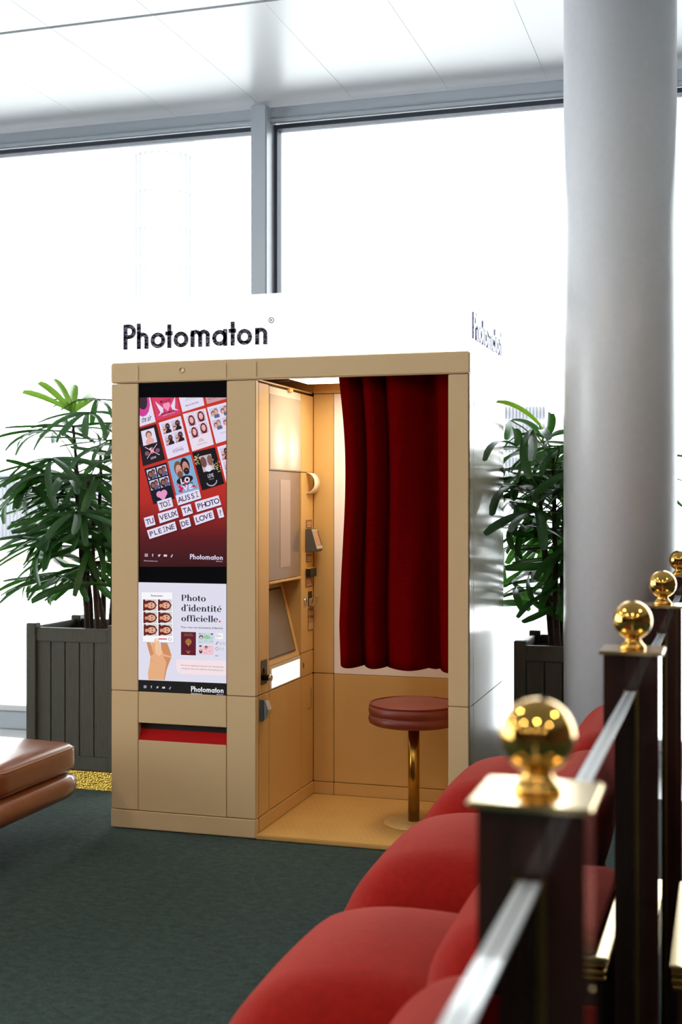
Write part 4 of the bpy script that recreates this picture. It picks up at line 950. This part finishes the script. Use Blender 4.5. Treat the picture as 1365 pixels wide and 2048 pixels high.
# ---- curtain hanging in the doorway
def curtain():
    bm = bmesh.new(); NX, NZ = 150, 30
    xL, xR = atY(671, 997, YF + 0.075).x, XP + 0.035
    zb = atY(780, 1333, YF + 0.09).z; ztp = ZH + 0.03
    # fold profile: bulging folds separated by narrow valleys
    edges = [0.0, 0.185, 0.37, 0.70, 0.78, 1.02]
    rows = []
    for j in range(NZ + 1):
        tz = j / NZ; z = ztp + (zb - ztp) * tz; row = []
        drift = 0.035 * tz
        for i in range(NX + 1):
            u_ = i / NX; e = [edges[0]] + [x + drift * w for x, w in zip(edges[1:-1], (0.3, 0.55, 0.4, 1.0))] + [edges[-1]]
            k = max(q for q in range(len(e) - 1) if e[q] <= u_ + 1e-9); k = min(k, len(e) - 2)
            s_ = (u_ - e[k]) / (e[k + 1] - e[k]); depth = (0.055 + 0.02 * tz) * (1 if k != 3 else -0.25)
            y = YF + 0.125 - depth * math.sin(PI * s_) ** 0.6 - (0.012 if k == 3 else 0) + 0.004 * math.sin(9 * u_ + 5 * tz)
            y += 0.006 * math.sin(23 * u_ + 2.5 * tz) * (0.4 + tz)
            x = xL + (xR - xL) * u_ + (0.022 * math.sin(PI * min(1, tz * 1.15)) + 0.006 * math.sin(7 * tz)) * (1 - u_) + 0.008 * tz * (1 - u_)
            row.append(bm.verts.new((x, y, z + (0.006 * math.sin(PI * s_) * -1 if j == NZ else 0) - (0.004 * u_ * tz))))
        rows.append(row)
    for j in range(NZ):
        for i in range(NX): bm.faces.new((rows[j][i], rows[j][i + 1], rows[j + 1][i + 1], rows[j + 1][i]))
    o = finish('curtain', bm, M['curtain'], None, loc=((xL + xR) / 2, YF + 0.1, ztp), smooth=True)
    s = o.modifiers.new('s', 'SOLIDIFY'); s.thickness = 0.003
    tag(o, 'dark red pleated curtain hanging at the right of the photo booth opening', 'curtain')
    return o
curtain()
rd = bpy.data.objects.new('curtain_rail', None); bpy.data.objects.remove(rd)
bb('curtain_rail', XI + 0.3, XP + 0.003, YF + 0.10, YF + 0.115, ZT - 0.05, ZT - 0.04, 'chrome', 0)
bb('rail_bracket', XI + 0.32, XI + 0.335, YF + 0.10, YF + 0.115, ZT - 0.04, ZT - 0.02, 'chrome', 0)

# ---- stool
sc = Vector((-1.172, 4.83, 0.020))
st = thing('swivel_stool', 'round oxblood leather swivel stool on a brass pole inside the booth', 'stool', sc)
R0 = 0.180
lathe('seat', sc + Vector((0, 0, 0.395)), [(0.10, 0.0), (R0 - 0.016, 0.0), (R0 - 0.004, 0.007), (R0, 0.020), (R0 - 0.004, 0.035), (R0 - 0.008, 0.038), (R0 - 0.003, 0.042), (R0 - 0.001, 0.056), (R0 - 0.003, 0.070), (R0 - 0.010, 0.078), (R0 - 0.022, 0.080), (R0 - 0.06, 0.088), (0.06, 0.096), (0.001, 0.098)], M['leather_red'], st, n=64)
bm = bmesh.new(); atube(bm, [sc + Vector(((R0 - 0.008) * math.cos(a), (R0 - 0.008) * math.sin(a), 0.395 + 0.079)) for a in [2 * PI * i / 64 for i in range(65)]], 0.0035, 8)
finish('piping', bm, M['leather_red'], st, smooth=True)
lathe('pole', sc + Vector((0, 0, 0.012)), [(0.0225, 0.0), (0.0225, 0.383)], M['brass_pole'], st, n=32)
lathe('base_disc', sc + Vector((0, 0, 0.0005)), [(0.118, 0.0), (0.118, 0.005), (0.108, 0.011), (0.03, 0.0115)], M['tan_in'], st, n=48)

# ------------------------------------------------------------------ planters and palms
def planter(x0, x1, y0, y1, z0, ht, label, plinth):
    t = thing('wooden_planter', label, 'planter', ((x0 + x1) / 2, (y0 + y1) / 2, 0), 'slatted planters beside the booth')
    mt = M['planter']; p = 0.048
    for px_, py_ in ((x0, y0), (x1 - p, y0), (x0, y1 - p), (x1 - p, y1 - p)): box('corner_post', px_, px_ + p, py_, py_ + p, z0, ht, mt, t, bevel=0.003)
    zr = ht - 0.018
    for ya in (y0 + 0.006, y1 - 0.030):
        box('top_rail', x0 + p, x1 - p, ya, ya + 0.024, zr - 0.062, zr, mt, t, bevel=0.003); box('bottom_rail', x0 + p, x1 - p, ya, ya + 0.024, z0, z0 + 0.062, mt, t, bevel=0.003)
    for xa in (x0 + 0.006, x1 - 0.030):
        box('top_rail', xa, xa + 0.024, y0 + p, y1 - p, zr - 0.062, zr, mt, t, bevel=0.003); box('bottom_rail', xa, xa + 0.024, y0 + p, y1 - p, z0, z0 + 0.062, mt, t, bevel=0.003)
    n = 5; wd = (x1 - x0 - 2 * p) / n
    for i in range(n):
        for ya in (y0 + 0.012, y1 - 0.026): box('plank', x0 + p + i * wd + 0.0022, x0 + p + (i + 1) * wd - 0.0022, ya, ya + 0.014, z0 + 0.0625, zr - 0.0625, mt, t, bevel=0.0015)
    n = 4; wd = (y1 - y0 - 2 * p) / n
    for i in range(n):
        for xa in (x0 + 0.012, x1 - 0.026): box('plank', xa, xa + 0.014, y0 + p + i * wd + 0.0022, y0 + p + (i + 1) * wd - 0.0022, z0 + 0.0625, zr - 0.0625, mt, t, bevel=0.0015)
    box('soil', x0 + 0.032, x1 - 0.032, y0 + 0.032, y1 - 0.032, z0 + 0.01, ht - 0.055, M['soil'], t)
    box('plinth', x0 + 0.004, x1 - 0.004, y0 - 0.004, y1 - 0.004, 0.001, z0 - 0.001, M['hammered'], t, bevel=0.002, label='hammered brass plinth')
    return t
XPL = atY(52, 997, 5.05).x; XPR = atY(1028, 997, 4.985).x
planter(XPL, XPL + 0.456, 5.05, 5.51, 0.083, 0.735, 'dark grey-green slatted wooden planter on a brass plinth left of the booth', True)
planter(XPR, XPR + 0.456, 4.985, 5.445, 0.083, 0.735, 'charcoal slatted wooden planter right of the booth, half behind the column', True)

def leaflet_mesh(name, L_, W, droop, m, curl=0.0):
    bm = bmesh.new(); N = 7; rows = []
    for i in range(N + 1):
        t_ = i / N; ang = droop * t_ ** 1.4
        wdt = W * (0.30 + 0.70 * math.sin(PI * min(1, t_ * 0.62 + 0.06)) ** 0.8) * (1 if t_ < 0.9 else 0.72)
        # integrate the bend
        x = sum(math.cos(droop * ((k + .5) / N) ** 1.4) for k in range(i)) * L_ / N
        z = -sum(math.sin(droop * ((k + .5) / N) ** 1.4) for k in range(i)) * L_ / N
        y = curl * t_ * t_ * L_
        lift = wdt * 0.22
        rows.append([bm.verts.new((x, y - wdt / 2, z + lift)), bm.verts.new((x, y - wdt / 4, z + lift * .35)), bm.verts.new((x, y, z)), bm.verts.new((x, y + wdt / 4, z + lift * .35)), bm.verts.new((x, y + wdt / 2, z + lift))])
    for a, b_ in zip(rows, rows[1:]):
        for i in range(4): bm.faces.new((a[i], b_[i], b_[i + 1], a[i + 1]))
    me = bpy.data.meshes.new(name); bm.to_mesh(me); bm.free(); me.materials.append(m)
    me.polygons.foreach_set('use_smooth', [True] * len(me.polygons)); return me
LEAF = [leaflet_mesh('leaflet', random.uniform(0.21, 0.30), random.uniform(0.026, 0.040), random.uniform(0.0, 1.15), M['leaf'], random.uniform(-0.15, 0.15)) for _ in range(12)]
LEAFY = [leaflet_mesh('leaflet', random.uniform(0.24, 0.30), random.uniform(0.034, 0.044), random.uniform(0.1, 0.7), M['leaf_young'], random.uniform(-0.1, 0.1)) for _ in range(4)]
BOOTH = (BX0 - 0.02, BX1 + 0.02, YF - 0.02, YR + 0.02)
def blocked(p):
    if BOOTH[0] < p.x < BOOTH[1] and BOOTH[2] < p.y < BOOTH[3] and p.z < ZS + 0.02: return True
    if (p.x - cc.x) ** 2 + (p.y - 4.74) ** 2 < 0.23 ** 2: return True
    return p.y > WY - 0.18 or p.z > CEIL or (p.z < 0.78)
def palm(label, canes, z0, ztop, rng, nf, special=(), wild=()):
    base = Vector((sum(c[0] for c in canes) / len(canes), sum(c[1] for c in canes) / len(canes), z0))
    t = thing('palm_plant', label, 'plant', base, 'lady palms beside the booth')
    org = base; count = 0; extra = bmesh.new()
    def frond(start, d, plen, up, nl, pool, spread=105, scale=1.0):
        """d: horizontal direction, start on the cane"""
        nonlocal count
        hd = Vector((math.cos(d), math.sin(d), 0))
        pts = []; el = up
        p = start.copy(); step = plen / 4
        pts.append(p.copy())
        for k in range(4):
            p = p + (hd * math.cos(el) + Vector((0, 0, 1)) * math.sin(el)) * step; el -= 0.13; pts.append(p.copy())
        if blocked(p): return False
        # fan frame: x along hd tilted, z normal
        tilt = el - 0.25 + rng.uniform(-0.5, 0.45)
        X = (hd * math.cos(tilt) + Vector((0, 0, 1)) * math.sin(tilt)).normalized(); Yv = Vector((0, 0, 1)).cross(hd).normalized(); Z = X.cross(Yv).normalized()
        mats = []
        for k in range(nl):
            a = math.radians(-spread + 2 * spread * (k + 0.5) / nl + rng.uniform(-6, 6))
            dirv = (X * math.cos(a) + Yv * math.sin(a)).normalized(); side = Z.cross(dirv).normalized()
            roll = rng.uniform(-0.5, 0.5); nrm = (Z * math.cos(roll) + side * math.sin(roll)).normalized(); sd = nrm.cross(dirv).normalized()
            s = scale * (0.82 + 0.25 * math.cos(a / 2.2)) * rng.uniform(0.9, 1.08)
            Mx = Matrix((dirv, sd, nrm)).transposed().to_4x4(); Mx = Matrix.Translation(p) @ Mx @ Matrix.Scale(s, 4)
            me = rng.choice(pool)
            tip = Mx @ me.vertices[len(me.vertices) - 3].co; mid = Mx @ me.vertices[len(me.vertices) // 2].co
            if blocked(tip) or blocked(mid): continue
            mats.append((Mx, me))
        if len(mats) < 2: return False
        bm = bmesh.new(); atube(bm, pts, [0.0035, 0.003, 0.0025, 0.0025, 0.003], 5)
        fr = finish('frond', bm, M['petiole'], t)
        for Mx, me in mats:
            if count >= 296:      # the least visible ones are joined
                vv = [extra.verts.new(Mx @ v.co) for v in me.vertices]
                for p_ in me.polygons: extra.faces.new([vv[q] for q in p_.vertices])
                continue
            lo = bpy.data.objects.new('leaflet', me); COL.objects.link(lo); lo.parent = fr
            lo.matrix_basis = Matrix.Translation(-org) @ Mx; count += 1
        return True
    for i, (cx, cy, hgt, lx, ly) in enumerate(canes):
        top = Vector((cx + lx, cy + ly, z0 + hgt)); bm = bmesh.new()
        pts = [Vector((cx, cy, z0 - 0.02)) + (top - Vector((cx, cy, z0))) * (k / 6) + Vector((rng.uniform(-.006, .006), rng.uniform(-.006, .006), 0.02 * (k == 0))) for k in range(7)]
        atube(bm, pts, [0.014 - 0.0012 * k for k in range(7)], 8)
        finish('cane', bm, M['cane'], t)
    n_ok = 0; tries = 0; ga = rng.uniform(0, 6)
    while n_ok < nf and tries < nf * 8:
        tries += 1; c = canes[tries % len(canes)]; tt = 1 - rng.random() ** 1.15 * 0.72
        start = Vector((c[0] + c[3] * tt, c[1] + c[4] * tt, z0 + c[2] * tt)); ga += 2.4 + rng.uniform(-.4, .4)
        up = 0.2 + 0.9 * (tt - 0.3) + rng.uniform(-0.2, 0.2)
        if frond(start, ga, rng.uniform(0.10, 0.27), up, rng.randint(6, 8), LEAFY if (tt > 0.97 and rng.random() < 0.2) else LEAF): n_ok += 1
    for (c, d, plen, up, nl, young, spread, sc_) in special:
        cn = canes[c]; start = Vector((cn[0] + cn[3], cn[1] + cn[4], z0 + cn[2])); count = min(count, 288)
        frond(start, d, plen, up, nl, LEAFY if young else LEAF, spread, sc_)
    for (P0, P1, tips) in wild:
        bm = bmesh.new(); mid = (P0 + P1) / 2 + Vector((0.02, 0, 0.03)); atube(bm, [P0, mid, P1], 0.0028, 6); fr = finish('frond', bm, M['petiole'], t, label='tall young frond with one long light green leaflet')
        for i_, tp in enumerate(tips):
            dv = tp - P1; me = LEAFY[i_ % 4]; X = dv.normalized(); Yv = Vector((0, 0.25, 1)).cross(X).normalized(); Z = X.cross(Yv)
            Mx = Matrix.Translation(P1) @ Matrix((X, Yv, Z)).transposed().to_4x4() @ Matrix.Diagonal((dv.length / 0.26, 1 if i_ == 0 else 0.5, 1, 1))
            lo = bpy.data.objects.new('leaflet', me); COL.objects.link(lo); lo.parent = fr; lo.matrix_basis = Matrix.Translation(-org) @ Mx
    if len(extra.verts): finish('inner_leaflets', extra, M['leaf'], t, smooth=True)['kind'] = 'stuff'
    else: extra.free()
    return t
rng = random.Random(11)
def cx_(px, Y): return atY(px, 997, Y).x
palm('bushy green lady palm left of the booth, reaching out to the left',
     [(cx_(175, 5.20), 5.20, 0.78, -0.06, 0.0), (cx_(183, 5.26), 5.26, 0.98, -0.10, 0.02), (cx_(196, 5.18), 5.18, 0.72, -0.02, -0.05), (cx_(208, 5.30), 5.30, 0.90, -0.04, 0.03), (cx_(222, 5.34), 5.34, 0.98, 0.02, 0.05), (cx_(215, 5.22), 5.22, 0.60, -0.12, -0.04)],
     0.68, 1.8, rng, 64, special=[(1, 2.6, 0.05, 1.3, 5, True, 60, 0.95)])
rng = random.Random(23)
palm('dark green lady palm right of the booth, cut off by the column',
     [(cx_(1103, 5.16), 5.16, 0.66, -0.04, 0.0), (cx_(1116, 5.10), 5.10, 0.80, -0.02, -0.02), (cx_(1121, 5.25), 5.25, 0.72, 0.02, 0.02), (cx_(1136, 5.2), 5.2, 0.84, 0.0, 0.03), (cx_(1112, 5.28), 5.28, 0.62, -0.06, 0.03)],
     0.68, 1.7, rng, 78, wild=[(Vector((cx_(1103, 5.16) - 0.04, 5.16, 1.34)), atY(1080, 852, 4.98), [atY(1000, 776, 4.93), atY(1100, 885, 4.98)])])

# ------------------------------------------------------------------ red lounge chairs along the rail
def lounge(y0, label, dx=0.0, mirror=False):
    Wd = 0.735; y1 = y0 + Wd; mx = lambda x: dx + (-x if mirror else x)
    t = thing('lounge_chair', label, 'chair', (mx(-0.6), (y0 + y1) / 2, 0), 'red velvet lounge chairs along the rail')
    def soft(name, xa, xb, *r, fn=None, **k):
        f2 = fn
        if mirror:
            xa, xb = -xb, -xa
            def f2(p):
                q = Vector((-p.x, p.y, p.z)); q = fn(q) if fn else q
                return Vector((-q.x, q.y, q.z))
        bm = bmesh.new(); asoft(bm, xa + dx, xb + dx, *r, fn=f2, **k); finish(name, bm, M['velvet'], t, smooth=True)
    soft('seat_base', -0.855, -0.30, y0 + 0.164, y1 - 0.014, 0.05, 0.33, 0.07, n=12)
    def slope(p):   # the cushion rolls down towards its front
        q = p.copy(); s = max(0, (-q.x + 0.03) / 0.31)
        q.z -= 0.075 * s ** 3.0 * max(0, min(1, (q.z + 0.1) / 0.15)); return q
    soft('seat_cushion', -0.875, -0.33, y0 + 0.15, y1, 0.235, 0.448, 0.115, bulge=0.042, side=0.012, n=22, fn=slope)
    def lean(p): q = p.copy(); q.x += 0.16 * q.z; return q
    soft('backrest', -0.46, -0.27, y0 + 0.01, y1 - 0.01, 0.26, 0.645, 0.095, bulge=0.02, side=0.012, n=18, fn=lean)
    for sx in (-0.82, -0.36):
        for sy in (y0 + 0.08, y1 - 0.08): lathe('leg', (mx(sx), sy, 0.001), [(0.016, 0.0), (0.02, 0.06)], M['wood'], t, n=12)
    return t
lounge(1.04, 'red velvet lounge chair nearest the camera, only its backrest top showing at the bottom edge')
lounge(1.85, 'red velvet lounge chair second from the camera, its rounded seat large at bottom centre')
lounge(2.65, 'red velvet lounge chair in the middle of the row, left of the nearest rail post')
lounge(3.435, 'red velvet lounge chair furthest along the row, its seat reaching the booth opening')
lounge(2.95, 'red velvet lounge chair right of the rail, outside the picture, mirrored in the nearest post', -0.25, True)  # unseen chair, added so the rail glass and posts reflect red

# ------------------------------------------------------------------ rail: posts with ball finials and glass between
posts = [(-0.162, 0.02), (-0.159, 1.121), (-0.1525, 2.235), (-0.146, 3.195), (-0.150, 4.45)]
plab = [None, 'dark wood rail post nearest the camera, big blurred brass ball finial on top',
        'dark wood rail post second from the camera, brass ball finial in front of the column',
        'dark wood rail post third from the camera, smaller brass ball finial at the right edge',
        'dark wood rail post furthest away, brass ball finial cut by the right edge']
HW = 0.046; ZC = 1.034
def post(i, x, y):
    t = thing('rail_post', plab[i], 'post', (x, y, 0), 'rail posts with brass balls')
    bm = bmesh.new(); k = 0.010; zt_ = ZC - 0.0005   # body with a shallow central fillet groove on the rail faces
    abox(bm, x - HW, x - 0.013, y - HW, y + HW, 0.001, zt_); abox(bm, x + 0.013, x + HW, y - HW, y + HW, 0.001, zt_)
    abox(bm, x - 0.0129, x + 0.0129, y - HW + 0.008, y + HW - 0.008, 0.001, zt_)
    finish('post_body', bm, M['wood'], t, bevel=0.0015)
    for s in (-1, 1):
        ya, yb = (y - HW + 0.0079, y - HW + 0.002) if s < 0 else (y + HW - 0.002, y + HW - 0.0079)
        box('fillet', x - 0.011, x + 0.011, min(ya, yb), max(ya, yb), 0.985, zt_ - 0.001, M['wood'], t)
        for e in (-1, 1):
            xa = x + e * 0.0115
            yo = y + s * HW
            box('brass_channel', xa - 0.0015, xa + 0.0015, yo - s * 0.0075, yo + s * 0.002, 0.03, 0.975, M['brass_dull'], t, label='thin brass channel holding the glass')
    for zz in (0.86, 0.60, 0.35, 0.12): lathe('screw', (x + HW, y + 0.02, zz), [(0.003, 0.0), (0.003, 0.001)], M['brass'], t, n=10, axis='X')
    box('cap_plate', x - HW - 0.008, x + HW + 0.008, y - HW - 0.008, y + HW + 0.008, ZC, ZC + 0.006, M['brass_plate'], t, bevel=0.002, label='flat brass cap plate')
    r = 0.0335; zc_ = 1.0895; prof = [(0.0215, 0.0), (0.0225, 0.003), (0.020, 0.007), (0.0155, 0.012), (0.0130, 0.016), (0.0135, 0.019), (0.0150, 0.021), (0.0135, 0.0232)]
    c0_ = zc_ - (ZC + 0.006); a0 = math.asin(0.0135 / r)
    prof += [(r * math.sin(a), c0_ - r * math.cos(a)) for a in [a0 + (PI - a0 - 0.01) * k_ / 28 for k_ in range(29)]]
    lathe('ball_finial', (x, y, ZC + 0.006), prof, M['brass'], t, n=48, label='polished brass ball finial')
    return t
for i in range(1, 5): post(i, *posts[i])
gl = ['clear glass rail panel leading from the bottom edge to the nearest post', 'clear glass rail panel between the nearest and second posts', 'clear glass rail panel between the second and third posts', 'clear glass rail panel between the third and furthest posts']
for i in range(4):
    (xa, ya), (xb, yb) = posts[i], posts[i + 1]; ya += HW + 0.0005; yb -= HW + 0.0005
    if i == 0: ya = 0.35
    t = thing('glass_panel', gl[i], 'glass panel', ((xa + xb) / 2, (ya + yb) / 2, 0), 'glass panels between the rail posts')
    def slab(name, o0, o1, z0, z1, m, **k):
        bm = bmesh.new()
        v = [bm.verts.new(p) for p in ((xa + o0, ya, z0), (xa + o1, ya, z0), (xb + o1, yb, z0), (xb + o0, yb, z0), (xa + o0, ya, z1), (xa + o1, ya, z1), (xb + o1, yb, z1), (xb + o0, yb, z1))]
        for q in ((0, 3, 2, 1), (4, 5, 6, 7), (0, 1, 5, 4), (1, 2, 6, 5), (2, 3, 7, 6), (3, 0, 4, 7)): bm.faces.new([v[i_] for i_ in q])
        return finish(name, bm, m, t, **k)
    slab('pane', -0.0095, -0.0012, 0.03, 0.970, M['rail_glass']); slab('pane', 0.0012, 0.0095, 0.03, 0.970, M['rail_glass'])
    slab('pane_edge', -0.0095, -0.0012, 0.9702, 0.973, M['glass_edge'], label='pale polished top edge'); slab('pane_edge', 0.0012, 0.0095, 0.9702, 0.973, M['glass_edge'], label='pale polished top edge')
    slab('interlayer', -0.0011, 0.0011, 0.9695, 0.9715, M['glass_interlayer'])

# ------------------------------------------------------------------ brass-rimmed wooden bench at the right edge
A = Vector((0, 0, 0)); zt_ = 0.50
q0 = (1340 - 682.5) / F; tz = (H - zt_) * F / (1930 - HOR); X0 = tz * (-sn + q0 * cs); Y0 = tz * (cs + q0 * sn); Y1_ = Y0 * (1930 - HOR) / (1760 - HOR)
sd = thing('padded_bench', 'low dark wood bench with red pad and bright brass rim, at right edge', 'bench', (X0 + 0.17, (Y0 + Y1_) / 2, 0))
box('bench_body', X0 + 0.012, X0 + 0.33, Y0 + 0.012, Y1_ - 0.012, 0.03, zt_ - 0.045, M['wood'], sd, bevel=0.003)
box('fabric_panel', X0 + 0.03, X0 + 0.31, Y0 + 0.004, Y0 + 0.0115, 0.05, zt_ - 0.09, M['velvet'], sd, bevel=0.002, label='red fabric panel')
bm = bmesh.new(); asoft(bm, X0 + 0.024, X0 + 0.317, Y0 + 0.024, Y1_ - 0.024, zt_ - 0.0075, zt_ + 0.03, 0.02, bulge=0.012, n=10); finish('padded_top', bm, M['velvet'], sd, smooth=True, label='red padded top')  # red pad put in to redden the bench's reflection in the rail glass
for (a_, b_, c_, d_) in ((X0, X0 + 0.022, Y0, Y1_), (X0 + 0.319, X0 + 0.34, Y0, Y1_), (X0 + 0.0225, X0 + 0.3185, Y0, Y0 + 0.022), (X0 + 0.0225, X0 + 0.3185, Y1_ - 0.022, Y1_)): box('brass_rim', a_, b_, c_, d_, zt_ - 0.008, zt_, M['brass_plate'], sd, bevel=0.002)
bm = bmesh.new()
for zz, rr in ((zt_ - 0.016, 0.007), (zt_ - 0.030, 0.006), (zt_ - 0.041, 0.004)):
    atube(bm, [(X0 + 0.008, Y1_ - 0.008, zz), (X0 + 0.008, Y0 + 0.008, zz), (X0 + 0.33, Y0 + 0.008, zz)], rr, 8)
abox(bm, X0 + 0.010, X0 + 0.33, Y0 + 0.010, Y1_ - 0.010, zt_ - 0.045, zt_ - 0.008)
finish('brass_moulding', bm, M['brass'], sd)
box('foot_plinth', X0 + 0.03, X0 + 0.31, Y0 + 0.03, Y1_ - 0.03, 0.001, 0.03, M['letter_black'], sd)

# ------------------------------------------------------------------ tan leather bench at the left
bx = -2.405; by1 = 4.38; by0 = atX(3, 997, bx).y
bn = thing('leather_bench', 'tan leather bench with piped cushion cut off by the left edge', 'bench', (bx - 0.4, 3.9, 0))
bm = bmesh.new(); asoft(bm, bx - 0.85, bx, by0 + 0.004, by1, 0.243, 0.357, 0.035, bulge=0.034, side=0.004, n=24); finish('seat_cushion', bm, M['leather_tan'], bn, smooth=True)
bm = bmesh.new(); asoft(bm, bx - 0.86, bx + 0.010, by0 - 1.1, by1 + 0.010, 0.142, 0.246, 0.045, side=0.006, n=20); finish('seat_base', bm, M['leather_tan'], bn, smooth=True)
bm = bmesh.new(); pts = []
for (px_, py_, a0, cxx, cyy) in ((0, 0, 0, bx - 0.035, by0 + 0.039), (0, 0, 90, bx - 0.035, by1 - 0.035), (0, 0, 180, bx - 0.815, by1 - 0.035), (0, 0, 270, bx - 0.815, by0 + 0.039)):
    for k in range(7): a = math.radians(a0 - 90 + 15 * k) if False else math.radians(a0 + 15 * k - 90 + 0); pts.append((cxx + 0.032 * math.cos(a), cyy + 0.032 * math.sin(a), 0.3385))
pts.append(pts[0]); atube(bm, pts, 0.0035, 8); finish('piping', bm, M['piping'], bn, smooth=True, label='paler leather piping')
bm = bmesh.new(); asoft(bm, bx - 0.8, bx + 0.004, by0 - 0.75, by0 - 0.001, 0.243, 0.395, 0.05, bulge=0.03, side=0.006, n=18); finish('seat_cushion', bm, M['leather_tan'], bn, smooth=True)
box('plinth', bx - 0.6, bx - 0.34, by0 - 0.9, by1 - 0.3, 0.001, 0.15, M['letter_black'], bn)
